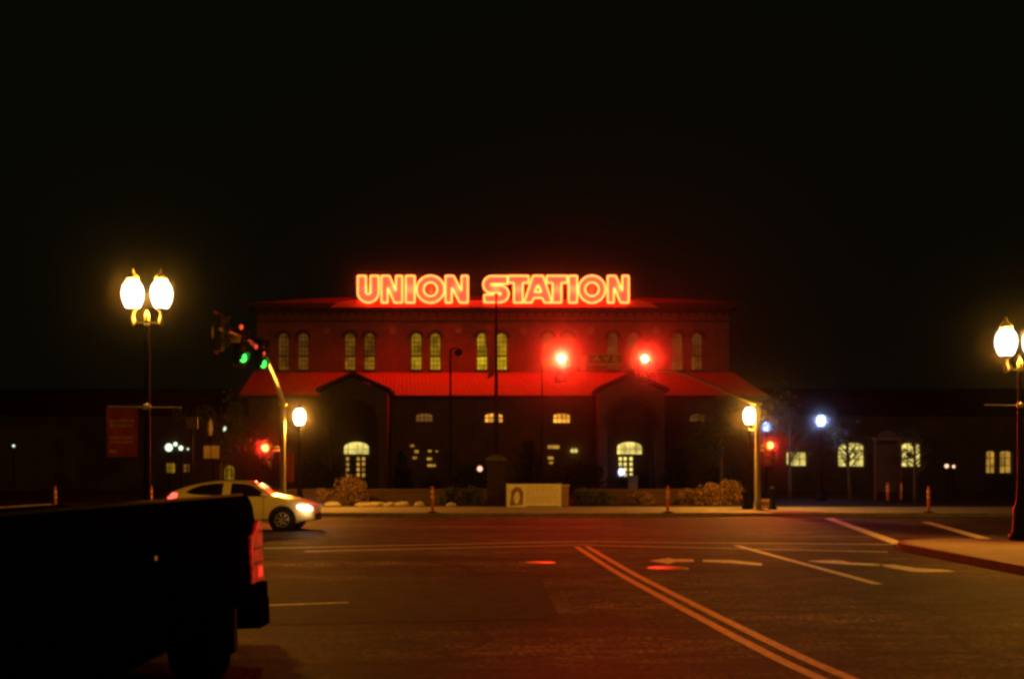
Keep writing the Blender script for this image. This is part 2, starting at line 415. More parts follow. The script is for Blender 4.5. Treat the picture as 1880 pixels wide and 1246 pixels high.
# upper wall with real openings
pairs = [(520, 556, 'faint'), (642, 678, 'dim'), (764, 799, 'warm'), (885, 921, 'bright'), (1006, 1042, 'dim'), (1125, 1163, 'faint'), (1244, 1280, 'faint')]
ww = 1.02; wz0, wz1 = Z(679, YU), Z(610, YU)
holes = []; spec = []
for a_, b_, k in pairs:
    for j, px in enumerate((a_, b_)):
        cx = X(px, YU); holes.append(arch_pts(cx, ww, wz0, wz1)[::-1]); spec.append((cx, k))
up = MB(); up.poly_y([(xl, zS), (xr, zS), (xr, zE), (xl, zE)], holes, YU, YU+.4)
up.box(xl, xl+.4, YU+.401, YU+16, zS, zE); up.box(xr-.4, xr, YU+.401, YU+16, zS, zE); up.box(xl, xr, YU+16, YU+16.4, zS, zE)
up.box(xl+.45, xr-.45, YU+.9, YU+1.1, zS, zE)
SP(up, 'upper_wall', M_brick)
for cx, k in spec:
    pn = MB(); pn.poly_y(arch_pts(cx, ww+.04, wz0-.02, wz1+.02), [], YU+.30, YU+.34)
    w = SP(pn, 'window', WIN[k])
    H = wz1-wz0; ls = MB(); ls.box(cx-ww/2-.01, cx+ww/2+.01, YU+.292, YU+.298, wz0-.01, wz0+H*3/8); ls.build('lower_sash', WIN[k+'_low'], w)
    fr = MB()
    y0, y1 = YU+.24, YU+.285
    for fx in (-.17, .17): fr.box(cx+fx-.026, cx+fx+.026, y0, y1, wz0, wz1-.12)
    for i in range(1, 8):
        t = .075 if i == 3 else .028
        zz = wz0+H*i/8
        fr.box(cx-ww/2, cx+ww/2, y0-.003, y1+.003, zz-t, zz+t)
    o_ = arch_pts(cx, ww, wz0, wz1); i_ = arch_pts(cx, ww-.14, wz0+.07, wz1-.07)
    fr.poly_y(o_, [i_[::-1]], y0-.02, y1-.004)
    f = fr.build('frame', M_frame, w); f.matrix_parent_inverse = Matrix.Identity(4)
    hood = MB()
    o2 = arch_pts(cx, ww+.5, wz1-.5, wz1+.25, rise=.75)[1:]; 
    ring = [(cx+(ww/2+.24)*math.cos(math.pi*q/12), wz1-ww/2+(ww/2+.24)*math.sin(math.pi*q/12)) for q in range(13)]
    ring += [(cx+(ww/2+.03)*math.cos(math.pi*q/12), wz1-ww/2+(ww/2+.03)*math.sin(math.pi*q/12)) for q in range(12, -1, -1)]
    hood.poly_y(ring, [], YU-.09, YU-.002)
    sl = MB(); sl.box(cx-ww/2-.15, cx+ww/2+.15, YU-.14, YU-.002, wz0-.16, wz0-.03); sl.build('sill', M_corn, w)
    h = hood.build('hood_mould', M_corn, w)
for px in (600, 721, 841, 962, 1085, 1205):
    m_ = MB(); cx, cz = X(px, YU), Z(607, YU)
    m_.lathe_y(cx, cz, [(.36, YU-.002), (.36, YU-.07), (.28, YU-.10), (.25, YU-.06), (.05, YU-.09)], 8)
    SP(m_, 'medallion', M_stone)
# cornice: fascia, soffit and corbel blocks
co = MB()
co.box(xl-.95, xr+.95, YU-.8, YU+17.3, zE+.002, zE+.24)
co.box(xl-.25, xr+.25, YU-.3, YU-.003, zE-.45, zE-.001)
k = xl
while k < xr:
    co.box(k, k+.3, YU-.72, YU-.305, zE-.38, zE-.002); co.box(k+.06, k+.24, YU-.5, YU-.306, zE-.75, zE-.381); k += .82
co.box(xl-.1, xr+.1, YU-.12, YU-.004, zE-1.25, zE-1.12)
SP(co, 'cornice', M_corn)
gt = MB(); gt.box(xl-.97, xr+.97, YU-.93, YU-.81, zE-.06, zE+.36); gt.box(xl-.97, xr+.97, YU-.96, YU-.931, zE+.30, zE+.37)
SP(gt, 'gutter', mat('gutter_metal', (.10, .05, .035), .6, noise=.25))
# main hip roof with tile rolls
def tiled(mb, a, b_, c_, d_, step=.36, amp=.045):
    """corrugated quad: a-b eave (left to right), d-c ridge"""
    a, b_, c_, d_ = map(Vector, (a, b_, c_, d_))
    nrm = (b_-a).cross(d_-a).normalized()
    if nrm.z < 0: nrm = -nrm
    L = (b_-a).length; n = max(2, int(L/step)*4); vs = []; fs = []
    for i in range(n+1):
        t = i/n; h = nrm*amp*(.5+.5*math.cos(2*math.pi*i/4))
        vs += [a.lerp(b_, t)+h, d_.lerp(c_, t)+h]
    for i in range(n): fs.append((2*i, 2*i+2, 2*i+3, 2*i+1))
    mb.add(vs, fs, False)
ry, rz = YU+8.2, zE+2.3
rt = MB()
e0, e1, e2, e3 = (xl-1.0, YU-.8, zE+.28), (xr+1.0, YU-.8, zE+.28), (xr+1.0, YU+17.3, zE+.26), (xl-1.0, YU+17.3, zE+.26)
r0, r1 = (xl+8, ry, rz), (xr-8, ry, rz)
tiled(rt, e0, e1, r1, r0); tiled(rt, e2, e3, r0, r1); tiled(rt, e1, e2, r1, r1); tiled(rt, e3, e0, r0, r0)
SP(rt, 'roof', M_tile)
rd = MB(); rd.tube([r0, r1], .16, 6)
for e, r_ in ((e0, r0), (e3, r0), (e1, r1), (e2, r1)): rd.tube([e, r_], .14, 6)
SP(rd, 'roof_ridge', M_tile)
# lower storey
lx, rx = X(457, YL), X(1392, YL)
zl = Z(728, YL)
dl = [(778, 'low', .8), (906, 'orange', 1.7), (1031, 'orange', 1.6), (1280, 'low', 1.5)]
holes = []; wins = []
def lowwin(px0, px1, py0, py1, k, rise=.25, cols=4, rows=2, thick=.05):
    cx = (X(px0, YL)+X(px1, YL))/2; w_ = X(px1, YL)-X(px0, YL); z1, z0 = Z(py0, YL), Z(py1, YL)
    holes.append(arch_pts(cx, w_, z0, z1, rise)[::-1]); wins.append((cx, w_, z0, z1, k, rise, cols, rows, thick))
lowwin(762, 795, 757, 775, 'low'); lowwin(889, 924, 757, 776, 'orange', thick=.075); lowwin(1015, 1048, 757, 777, 'orange', thick=.07); lowwin(1266, 1295, 758, 774, 'low')
# door openings (inside the porches)
doors = []
for px in (654, 1156):
    cx = X(px, YL); w_ = 2.15
    holes.append(arch_pts(cx, w_, .1, Z(811, YL), .45)[::-1]); doors.append((cx, w_))
fl = MB(); fl.poly_y([(lx, 0), (rx, 0), (rx, zl), (lx, zl)], holes, YL, YL+.4)
fl.box(lx, lx+.4, YL+.401, YU+16, 0, zl); fl.box(rx-.4, rx, YL+.401, YU+16, 0, zl)
fl.box(lx+.45, rx-.45, YL+1.2, YL+1.4, 0, zl)
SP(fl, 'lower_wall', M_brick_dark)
def window_obj(cx, w_, z0, z1, k, rise, cols, rows, thick, Y=YL):
    pn = MB(); pn.poly_y(arch_pts(cx, w_+.04, z0-.02, z1+.02, rise), [], Y+.30, Y+.34)
    w = SP(pn, 'window', WIN[k]); fr = MB(); y0, y1 = Y+.22, Y+.28
    for i in range(1, cols):
        xx = cx-w_/2+w_*i/cols; fr.box(xx-thick/2, xx+thick/2, y0, y1, z0, z1-.02)
    for i in range(1, rows):
        zz = z0+(z1-z0)*i/rows; fr.box(cx-w_/2, cx+w_/2, y0-.003, y1+.003, zz-thick/2, zz+thick/2)
    fr.poly_y(arch_pts(cx, w_, z0, z1, rise), [arch_pts(cx, w_-.16, z0+.08, z1-.08, max(rise-.04, .03))[::-1]], y0-.02, y1-.004)
    fr.build('frame', M_frame, w); return w
for a_ in wins: window_obj(*a_)
# doors with transom lights
for cx, w_ in doors:
    zt = Z(811, YL); zb = Z(833, YL); zd = Z(838, YL)
    tr = MB(); tr.poly_y(arch_pts(cx, w_, zb, zt, .45), [], YL+.3, YL+.34)
    t_ = SP(tr, 'transom_window', WIN['cream'])
    bar = MB()
    for fx in (-.72, .05, .55): bar.box(cx+fx-.02, cx+fx+.02, YL+.24, YL+.28, zb, zt-.05)
    bar.box(cx-w_/2, cx+w_/2, YL+.237, YL+.283, zb+.4, zb+.43)
    bar.build('frame', M_frame, t_)
    dh = []; 
    for col in (-.78, -.36, .14, .60):
        for row in range(4):
            z_ = zd-.18-row*.46; 
            if col in (-.36,) and cx < 0: continue
            if col == .60 and cx > 0: continue
            dh.append([(cx+col-.13, z_-.15), (cx+col-.13, z_+.15), (cx+col+.13, z_+.15), (cx+col+.13, z_-.15)])
    dd = MB(); dd.poly_y([(cx-w_/2, .1), (cx+w_/2, .1), (cx+w_/2, zb-.01), (cx-w_/2, zb-.01)], dh, YL+.2, YL+.26)
    do = SP(dd, 'door', M_frame)
    pp = MB(); pp.box(cx-w_/2+.05, cx+w_/2-.05, YL+.29, YL+.33, 1.0, zd)
    pp.build('pane', WIN['amber'] if cx < 0 else WIN['cream'], do)
# skirt roof over the lower storey (hipped at both ends)
sk = MB()
s0, s1 = (lx-.7, YL-.75, zl+.02), (rx+.7, YL-.75, zl+.02)
t0, t1 = (xl-.3, YU-.002, Z(683.5, YU)), (xr+.3, YU-.002, Z(683.5, YU))
tiled(sk, s0, s1, t1, t0)
tiled(sk, s1, (rx+.7, YU+16, zl+.02), (xr+.3, YU+16, t1[2]), t1); tiled(sk, (lx-.7, YU+16, zl+.02), s0, t0, (xl-.3, YU+16, t0[2]))
SP(sk, 'lower_roof', M_tile)
ed = MB(); ed.box(lx-.7, rx+.7, YL-.82, YL-.003, zl-.22, zl+.0); ed.tube([(lx-.75, YL-.86, zl-.02), (rx+.75, YL-.86, zl-.02)], .09, 6)
SP(ed, 'eaves', M_corn)
# porches
for px, pk, mm in ((649, 683, M_brick_dark), (1160, 682, M_brick)):  # right porch in lighter brick, lamp light put into its colour
    cx = X(px, YP); hw = 2.72; zpk = Z(pk, YP)-.25; zev = Z(716, YP); ow = 4.05
    p_ = MB()
    p_.poly_y([(cx-hw, 0), (cx-ow/2, 0)]+[(cx-ow/2*math.cos(math.pi*q/14), 5.8+ow/2*math.sin(math.pi*q/14)) for q in range(15)]+[(cx+ow/2, 0), (cx+hw, 0), (cx+hw, zev-.15), (cx, zpk-.15), (cx-hw, zev-.15)], [], YP, YP+.5)
    for s in (-1, 1): p_.box(min(cx+s*hw, cx+s*(hw-.45)), max(cx+s*hw, cx+s*(hw-.45)), YP+.501, YL-.003, 0, zev-.2)
    po = SP(p_, 'porch', mm)
    pr = MB()
    for s in (-1, 1):
        # sloped slab
        xo = cx+s*(hw+.32); zo = zev-.12
        vs = [(cx, YP-.35, zpk+.02), (xo, YP-.35, zo), (xo, YL+2.2, zo), (cx, YL+2.2, zpk+.02)]
        vs2 = [(x, y, z+.28) for x, y, z in vs]
        pr.add(vs+vs2, [(0, 1, 2, 3), (4, 5, 6, 7), (0, 1, 5, 4), (1, 2, 6, 5), (2, 3, 7, 6), (3, 0, 4, 7)])
    pr.build('porch_roof', M_corn, po)
    tm = MB()
    ring = [(cx+(ow/2+.32)*math.cos(math.pi*q/14), 5.8+(ow/2+.32)*math.sin(math.pi*q/14)) for q in range(15)]+[(cx+(ow/2+.02)*math.cos(math.pi*q/14), 5.8+(ow/2+.02)*math.sin(math.pi*q/14)) for q in range(14, -1, -1)]
    tm.poly_y(ring, [], YP-.1, YP-.003)
    for s in (-1, 1): tm.box(cx+s*(ow/2+.17)-.22, cx+s*(ow/2+.17)+.22, YP-.13, YP-.003, 5.55, 5.79)
    tm.build('arch_trim', M_brick_dark, po)
    for s in (-1, 1):
        col = MB(); col.lathe(cx+s*1.75, YP+.9, [(.26, .1), (.26, .4), (.19, .5), (.16, 5.0), (.26, 5.2), (.26, 5.5)], 12)
        col.build('column', M_brick_dark, po)
    dp = MB(); dp.tube([(cx+(hw+.06)*1, YP-.1, .1), (cx+(hw+.06), YP-.1, zev-.2)] if px < 900 else [(cx-(hw+.06), YP-.1, .1), (cx-(hw+.06), YP-.1, zev-.2)], .07, 6)
    dp.build('downpipe', mat('red_pipe', (.35, .08, .04), .6), po)
# one-storey wings
def wing(x0, x1, specs):
    hs = []; ws = []
    for (a_, b_, c_, d_, k, rise, cols, rows) in specs:
        cx = (X(a_, YL)+X(b_, YL))/2; w_ = X(b_, YL)-X(a_, YL); z1, z0 = Z(c_, YL), Z(d_, YL)
        hs.append(arch_pts(cx, w_, z0, z1, rise)[::-1]); ws.append((cx, w_, z0, z1, k, rise, cols, rows, .06))
    m_ = MB(); m_.poly_y([(x0, 0), (x1, 0), (x1, 6.6), (x0, 6.6)], hs, YL+.002, YL+.4)
    m_.box(x0, x1, YL+1.2, YL+1.4, 0, 6.6); m_.box(x0, x1, YL+15, YL+15.3, 0, 6.6)
    m_.box(x0, x0+.3, YL+1.41, YL+14.9, 0, 6.6); m_.box(x1-.3, x1, YL+1.41, YL+14.9, 0, 6.6)
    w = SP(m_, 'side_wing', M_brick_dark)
    for a_ in ws: window_obj(*a_)
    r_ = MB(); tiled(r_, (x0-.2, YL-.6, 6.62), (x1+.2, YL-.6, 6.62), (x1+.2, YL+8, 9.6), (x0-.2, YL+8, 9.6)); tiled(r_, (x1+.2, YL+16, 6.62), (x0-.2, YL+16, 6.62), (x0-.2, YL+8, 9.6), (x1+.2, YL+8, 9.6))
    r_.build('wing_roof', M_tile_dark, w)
wing(rx+.003, X(2050, YL), [(1444, 1482, 828, 856, 'cream', .1, 3, 2), (1539, 1588, 811, 857, 'cream', .35, 3, 3), (1655, 1692, 811, 857, 'cream', .35, 3, 3),
                       (1811, 1829, 826, 869, 'amber', .2, 2, 3), (1836, 1859, 826, 869, 'amber', .2, 2, 3)])
wing(X(-120, YL), lx-.003, [(303, 322, 848, 869, 'warm', .05, 2, 2), (334, 348, 850, 868, 'low', .05, 2, 2), (409, 431, 852, 882, 'warm', .45, 3, 3), (458, 480, 850, 870, 'low', .2, 3, 2)])
# dim ground floor lights seen behind the shrubs
def lit(name, px0, px1, py0, py1, k, Y=YL-.05):
    b = MB(); b.box(X(px0, Y), X(px1, Y), Y-.02, Y+.02, Z(py1, Y), Z(py0, Y)); o = SP(b, name, k); return o
for a_ in [(753, 760, 816, 820), (761, 768, 826, 831), (758, 765, 838, 842), (786, 792, 826, 829), (784, 793, 840, 844), (800, 804, 827, 829), (785, 800, 852, 856), (1006, 1027, 817, 823), (1006, 1016, 838, 843), (1008, 1015, 847, 851)]:
    lit('sidelight', *a_, WIN['amber'])
for x_, y_ in ((1051, 827), (1057, 827)):
    b = MB(); p = W(x_, y_, YL-.3); b.lathe(p.x, p.y, [(.02, p.z-.17), (.14, p.z-.09), (.17, p.z), (.12, p.z+.1), (.02, p.z+.16)], 10); b.box(p.x-.03, p.x+.03, p.y, YL, p.z+.16, p.z+.2)
    SP(b, 'wall_lamp', WIN['cream'])

# ------------------------------------------------------------------ neon sign
YS = 98.1
sign = thing('neon_sign', 'red neon UNION STATION lettering standing on the front edge of the station roof', 'neon sign', (0, YS, 0))
zb, zt = Z(555.8, YS), Z(506.6, YS); LH = zt-zb
def offset(poly, d):
    """offset closed polygon (counter-clockwise) outward by d"""
    n = len(poly); out = []
    for i in range(n):
        p0, p1, p2 = Vector(poly[i-1]), Vector(poly[i]), Vector(poly[(i+1) % n])
        a_, b_ = (p1-p0).normalized(), (p2-p1).normalized()
        n1, n2 = Vector((a_.y, -a_.x)), Vector((b_.y, -b_.x)); m = n1+n2
        if m.length < 1e-6: m = n1
        m.normalize(); c_ = max(.45, m.dot(n1)); out.append(tuple(p1+m*(d/c_)))
    return out
def area(p): return sum(p[i-1][0]*p[i][1]-p[i][0]*p[i-1][1] for i in range(len(p)))/2
def ccw(p): return p if area(p) > 0 else p[::-1]
def circ(cx, cy, r, n=28, sx=1): return [(cx+r*sx*math.cos(2*math.pi*k/n), cy+r*math.sin(2*math.pi*k/n)) for k in range(n)]
def thick(cl, w_):
    l, r_ = [], []
    for i, p in enumerate(cl):
        t = (Vector(cl[min(i+1, len(cl)-1)])-Vector(cl[max(i-1, 0)])).normalized(); nn = Vector((-t.y, t.x))*w_/2
        l.append(tuple(Vector(p)+nn)); r_.append(tuple(Vector(p)-nn))
    return l+r_[::-1]
def letter(ch, w):
    H = LH
    if ch == 'I': return [(0, 0), (w, 0), (w, H), (0, H)], []
    if ch == 'N':
        s = .56; return [(0, 0), (s, 0), (s, H*.56), (w-s*1.28, 0), (w, 0), (w, H), (w-s, H), (w-s, H*.44), (s*1.28, H), (0, H)], []
    if ch == 'U':
        s = .74; r_ = w/2; ri = w/2-s; n_ = 12
        o = [(r_-r_*math.cos(math.pi*k/n_), r_-r_*math.sin(math.pi*k/n_)) for k in range(n_+1)]
        i = [(r_+ri*math.cos(math.pi*k/n_), r_-ri*math.sin(math.pi*k/n_)) for k in range(n_+1)]
        return [(0, H)]+o+[(w, H), (w-s, H)]+i+[(s, H)], []
    if ch == 'O': return circ(w/2, H/2, H/2+.02, sx=w/(H+.04)), [circ(w/2, H/2, .62, 20)]
    if ch == 'T':
        s = .40; b = .62; return [(w/2-s, 0), (w/2+s, 0), (w/2+s, H-b), (w, H-b), (w, H), (0, H), (0, H-b), (w/2-s, H-b)], []
    if ch == 'A':
        s = .70; t = .46; return [(0, 0), (s, 0), (s+.2, .42), (w-s-.2, .42), (w-s, 0), (w, 0), (w/2+t, H), (w/2-t, H)], [[(w/2-.32, .95), (w/2+.32, .95), (w/2, H*.66)]]
    if ch == 'S':
        s = .74; r1 = (H-s)/4
        top, bot = H-s/2-r1, s/2+r1; c_ = w/2; ex = (w-s)/2-r1
        cl = [(w-.12, H-s/2)]
        for k in range(9): a = R(90+180*k/8); cl.append((c_-ex+r1*math.cos(a), top+r1*math.sin(a)))
        for k in range(9): a = R(90-180*k/8); cl.append((c_+ex+r1*math.cos(a), bot+r1*math.sin(a)))
        cl.append((.12, s/2))
        return thick(cl, s*.94), []
LX = [('U', 657, 695.5), ('N', 700.5, 738.7), ('I', 745, 761.5), ('O', 765, 816), ('N', 818, 859), ('S', 886.6, 934.5), ('T', 932.6, 970.5), ('A', 962, 1013.5), ('T', 1003.5, 1041.5), ('I', 1044, 1059.5), ('O', 1062, 1111.5), ('N', 1115.5, 1154)]
for ch, p0, p1 in LX:
    x0 = X(p0, YS); w = X(p1, YS)-x0
    o, hs = letter(ch, w); o = ccw(o); hs = [ccw(h) for h in hs]
    dy = {'A': -.02, 'T': .0}.get(ch, 0)
    fo = offset(o, .07); fh = [offset(h, -.06)[::-1] for h in hs]
    mv = lambda P: [(x0+x, zb+z) for x, z in P]
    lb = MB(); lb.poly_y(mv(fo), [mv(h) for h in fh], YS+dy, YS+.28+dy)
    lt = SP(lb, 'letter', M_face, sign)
    nb = MB()
    for path in [o]+hs:
        P = []
        for i, p in enumerate(path):          # subdivide and soften corners
            a_ = Vector(path[i-1]); b_ = Vector(p); c_ = Vector(path[(i+1) % len(path)])
            l1, l2 = (a_-b_).length, (c_-b_).length
            if min(l1, l2) > .3: P += [b_+(a_-b_).normalized()*.07, b_+((a_-b_).normalized()+(c_-b_).normalized())*.02, b_+(c_-b_).normalized()*.07]
            else: P.append(b_)
        nb.tube([(x0+p.x, YS-.09+dy, zb+p.y) for p in P], .08, 6, closed=True)
    nb.build('neon_tube', E_neon, lt)
    lamp_light(lt, (x0+w/2, YS-.4, zb+LH/2), P_NEON, (1, .012, .003), .4); lamp_light(lt, (x0+w/2, YS+.5, zb+LH*.45), P_NEON*.35, (1, .012, .003), .15)
ld = MB(); ld.poly_y([(X(606, YU-1), zE-.05), (X(1208, YU-1), zE-.05), (X(1192, YU-1), zE+.42), (X(1172, YU-1), zE+.62), (X(642, YU-1), zE+.62), (X(622, YU-1), zE+.42)], [], YU-1.02, YU-.965)
SP(ld, 'glow_strip', mat('glow_red', (.85, .22, .12), .6, noise=.2), sign)  # tapered red strip painting the neon light along the roof edge
sf = MB()
sx0, sx1 = X(645, YS), X(1165, YS)
for zz in (zb+.35, zt-.35): sf.box(sx0, sx1, YS+.30, YS+.36, zz-.04, zz+.04)
k = sx0+.2
while k < sx1:
    sf.box(k-.035, k+.035, YS+.361, YS+.43, zb-.05, zt-.1); sf.tube([(k, YS+.42, zt-.5), (k, YS+3.4, zE+.95)], .03, 5); sf.tube([(k, YS+.42, zb), (k, YS+1.6, zE+.35)], .035, 5); k += 1.9
SP(sf, 'support_frame', M_iron, sign)

# ------------------------------------------------------------------ lamps
def acorn(mbg, x, z, s=1.0):         # globe only
    mbg.lathe(x, 0, [(.10*s, z-.27*s), (.14*s, z-.24*s), (.195*s, z-.1*s), (.21*s, z+.02*s), (.185*s, z+.15*s), (.13*s, z+.235*s), (.10*s, z+.27*s)], 16)
def twin_lamp(loc, zg, s, label, banner, mat_e=E_lamp, P=P_TWIN):
    t = thing('street_lamp', label, 'street lamp', loc, 0, 'twin globe street lamps')
    a_ = .27*s; zb_ = zg-.55*s
    p = MB(); p.lathe(0, 0, [(.24, 0), (.24, .12), (.17, .2), (.15, .75), (.09, .85), (.065, 1.2), (.05, zb_-.1), (.07, zb_-.05), (.05, zb_)], 14)
    p.build('pole', M_iron, t)
    b = MB(); b.box(-a_-.04, a_+.04, -.02, .02, zb_, zb_+.035*s)
    b.lathe(0, 0, [(.06*s, zb_+.036*s), (.035*s, zb_+.07*s), (.055*s, zb_+.1*s), (.05*s, zb_+.15*s), (.012*s, zb_+.24*s)], 10)
    for sg in (-1, 1): b.lathe(sg*a_, 0, [(.02*s, zb_-.06*s), (.05*s, zb_-.01*s), (.055*s, zb_+.09*s), (.03*s, zb_+.12*s), (.035*s, zb_+.2*s), (.08*s, zb_+.27*s), (.1*s, zg-.272*s)], 10)
    b.build('bracket', mat('lamp_bracket_paint', (.4, .4, .3), .5), t)
    for sg in (-1, 1):
        g = MB(); acorn(g, sg*a_, zg, s); go = g.build('globe', mat_e, t); lamp_light(t, (sg*a_, 0, zg), P, (1.0, .40, .025) if P > 1200 else (1.0, .33, .02))
        c = MB(); c.lathe(sg*a_, 0, [(.11*s, zg+.271*s), (.125*s, zg+.29*s), (.09*s, zg+.35*s), (.035*s, zg+.39*s), (.02*s, zg+.45*s), (.004*s, zg+.5*s)], 12)
        c.build('finial', mat('finial_paint', (.45, .42, .25), .5), go)
    r = MB()
    zr, l, rr = banner
    r.tube([(-l, 0, zr), (rr, 0, zr-.02)], .012, 6); r.lathe(0, 0, [(.07, zr-.06), (.08, zr), (.07, zr+.05)], 10)
    r.build('banner_arm', M_steel, t)
    return t
YA = 20.5
tA = twin_lamp((X(270, YA), YA, .14), Z(540, YA)-.14, 1.0, 'tall twin globe street lamp on the left with a red cloth banner', (Z(746, YA)-.14, .74, .65))
YB = 25.2
tB = twin_lamp((X(1872.5, YB), YB, .14), Z(628, YB)-.14, 1.18, 'twin globe street lamp cut by the right edge of the photo', (Z(743, YB)-.14, .82, .62))
bn = MB(); bw0, bw1 = X(196, YA), X(253, YA); z1_, z0_ = Z(748, YA), Z(838, YA)
vs = []; fs = []; nx, nz = 8, 12
for i in range(nx+1):
    for j in range(nz+1):
        vs.append((bw0+(bw1-bw0)*i/nx, YA+.012*math.sin(i*1.3+j*.5), z0_+(z1_-z0_)*j/nz))
for i in range(nx):
    for j in range(nz): fs.append((i*(nz+1)+j, (i+1)*(nz+1)+j, (i+1)*(nz+1)+j+1, i*(nz+1)+j+1))
bn.add(vs, fs, True)
ban = bn.build('banner', M_banner); tag(ban, 'faded red cloth banner hanging from the left twin street lamp', 'banner')
pr = MB(); rnd = random.Random(3)
for row, (y0, y1) in enumerate([(.70, .76), (.60, .66), (.36, .42), (.28, .32), (.08, .14)]):
    x_ = .12
    while x_ < (.86 if row != 4 else .3):
        w = rnd.uniform(.05, .1); pr.box(bw0+(bw1-bw0)*x_, bw0+(bw1-bw0)*(x_+w), YA-.022, YA-.018, z0_+(z1_-z0_)*y0, z0_+(z1_-z0_)*y1); x_ += w+.03
pr.build('print', M_banner_print, ban)
# the two further lamps of the row, beside and behind the camera
tC = twin_lamp((9.6, 9.5, .14), 4.9, 1.0, 'twin globe street lamp beside the near right kerb, its light pool on the road', (2.8, .7, .6), E_lamp, P_NEAR)

def single_lamp(px, py, Y, label, s=1.0, e=E_lamp_far, mbase=M_iron, group='single globe lamps on the station side', P=P_SINGLE, Pb=0):
    zg = Z(py, Y)-.14
    t = thing('globe_lamp', label, 'street lamp', (X(px, Y), Y, .14), 0, group)
    p = MB(); p.lathe(0, 0, [(.33, 0), (.33, .14), (.26, .2), (.2, .5), (.13, .62), (.1, .9), (.075, 1.2), (.06, zg-.5*s), (.1, zg-.42*s), (.06, zg-.36*s), (.1, zg-.272*s)], 14)
    p.build('pole', mbase, t)
    g = MB(); acorn(g, 0, zg, s); go = g.build('globe', e, t)
    if P: lamp_light(t, (0, 0, zg), P)
    if Pb: lamp_light(t, (0, 0, zg), Pb, (.35, .5, 1.0), .3)
    c = MB(); c.lathe(0, 0, [(.11*s, zg+.271*s), (.12*s, zg+.3*s), (.05*s, zg+.37*s), (.01*s, zg+.45*s)], 12); c.build('finial', M_iron, go)
    return t
single_lamp(550, 765, 47.5, 'single globe lamp glowing beside the left signal pole', 1.35)
single_lamp(1376, 763, 47.0, 'single globe lamp glowing beside the right signal pole', 1.35)
single_lamp(1407, 783, 66, 'small cold white globe lamp just right of the right signal pole', 1.0, E_blue, P=0, Pb=130)
single_lamp(1507, 772, 62, 'cold bluish white globe lamp standing in front of the bare tree', 1.15, E_blue, P=0, Pb=450)
def path_light(px, py, Y, r, m, label, name='path_light'):
    p = W(px, py, Y); t = thing(name, label, 'path light', (p.x, Y, .1))
    b = MB(); b.lathe(0, 0, [(.09, 0), (.06, .1), (.04, .15), (.04, p.z-.1-r*1.1), (.07, p.z-.1-r)], 10); b.build('post', M_iron, t)
    g = MB(); g.lathe(0, 0, [(r*.3, p.z-.1-r), (r*.8, p.z-.1-r*.6), (r, p.z-.1), (r*.8, p.z-.1+r*.6), (r*.2, p.z-.1+r)], 12); g.build('globe', m, t)
    return t
path_light(881, 860, 60, .15, emis('path_glow', (1.0, .5, .35), 1.6), 'low round pinkish path light left of the brick monument pillar')
path_light(1141, 866, 88, .26, emis('entrance_glow', (.35, .42, 1.0), 5), 'blue white globe light in front of the right station door')
path_light(1738, 855, 80, .15, E_warm_pt, 'left of two small warm lights between the far wing windows')
path_light(1751, 856, 80, .11, E_warm_pt, 'right of two small warm lights between the far wing windows')
path_light(415, 787, 75, .24, E_white_pt, 'pale greenish globe light behind the leaning sign post')
for (px, py, r, lab) in [(310, 821, .3, 'largest white light of the cluster left of the leaning sign post'), (322, 815, .16, 'upper small white light of the cluster left of the sign post'), (332, 822, .18, 'middle white light of the cluster left of the sign post'), (345, 824, .07, 'tiny white light at the right end of the cluster left of the sign post'), (25, 818, .09, 'tiny lone white light near the left edge')]:
    path_light(px, py, 85, r, E_white_pt, lab)

# ------------------------------------------------------------------ traffic signals
def signal_head(parent, loc, rz, lit_, e, plate=True, name='signal_head', P=0, rgb=(1, .026, .010)):
    """3-lens head, facing -Y before rotation; loc = centre of top lens"""
    b = MB(); b.box(-.185, .185, 0, .2, -.88, .2)
    if plate: b.box(-.27, .27, .19, .2, -.98, .3)
    h = b.build(name, M_black, parent); h.location = loc; h.rotation_euler = (0, 0, rz)
    vz = MB()
    for i in range(3):
        cz = -.34*i; n = 14; vs = []; fs = []
        for k in range(n+1):
            a = math.radians(-30+240*k/n); 
            for rr, yy in ((.17, -.002), (.17, -.24), (.162, -.24), (.162, -.002)): vs.append((rr*math.cos(a), yy if yy > -.1 else yy*(.55+.45*max(0, math.sin(a))), cz+rr*math.sin(a)))
        for k in range(n):
            for q in range(4): fs.append((4*k+q, 4*k+(q+1) % 4, 4*k+4+(q+1) % 4, 4*k+4+q))
        vz.add(vs, fs)
    vz.build('visor', mat('visor_black', (.03, .03, .03), .45), h)
    if P: lamp_light(h, (0, -.07, -.34*lit_), P, rgb, .1, 'SPOT', -88, 20); lamp_light(h, (0, -.26, -.34*lit_), P*.06, rgb, .1, 'SPOT', -75, 140)
    names = ['red', 'amber', 'green']; offc = [(.10, .01, .01), (.10, .06, .01), (.01, .05, .03)]
    for i in range(3):
        l = MB(); l.lathe_y(0, -.34*i, [(.158, -.003), (.15, -.02), (.08, -.035), (.01, -.04)], 16)
        l.build('lens', e if i == lit_ else mat('lens_'+names[i], offc[i], .2), h)
    return h
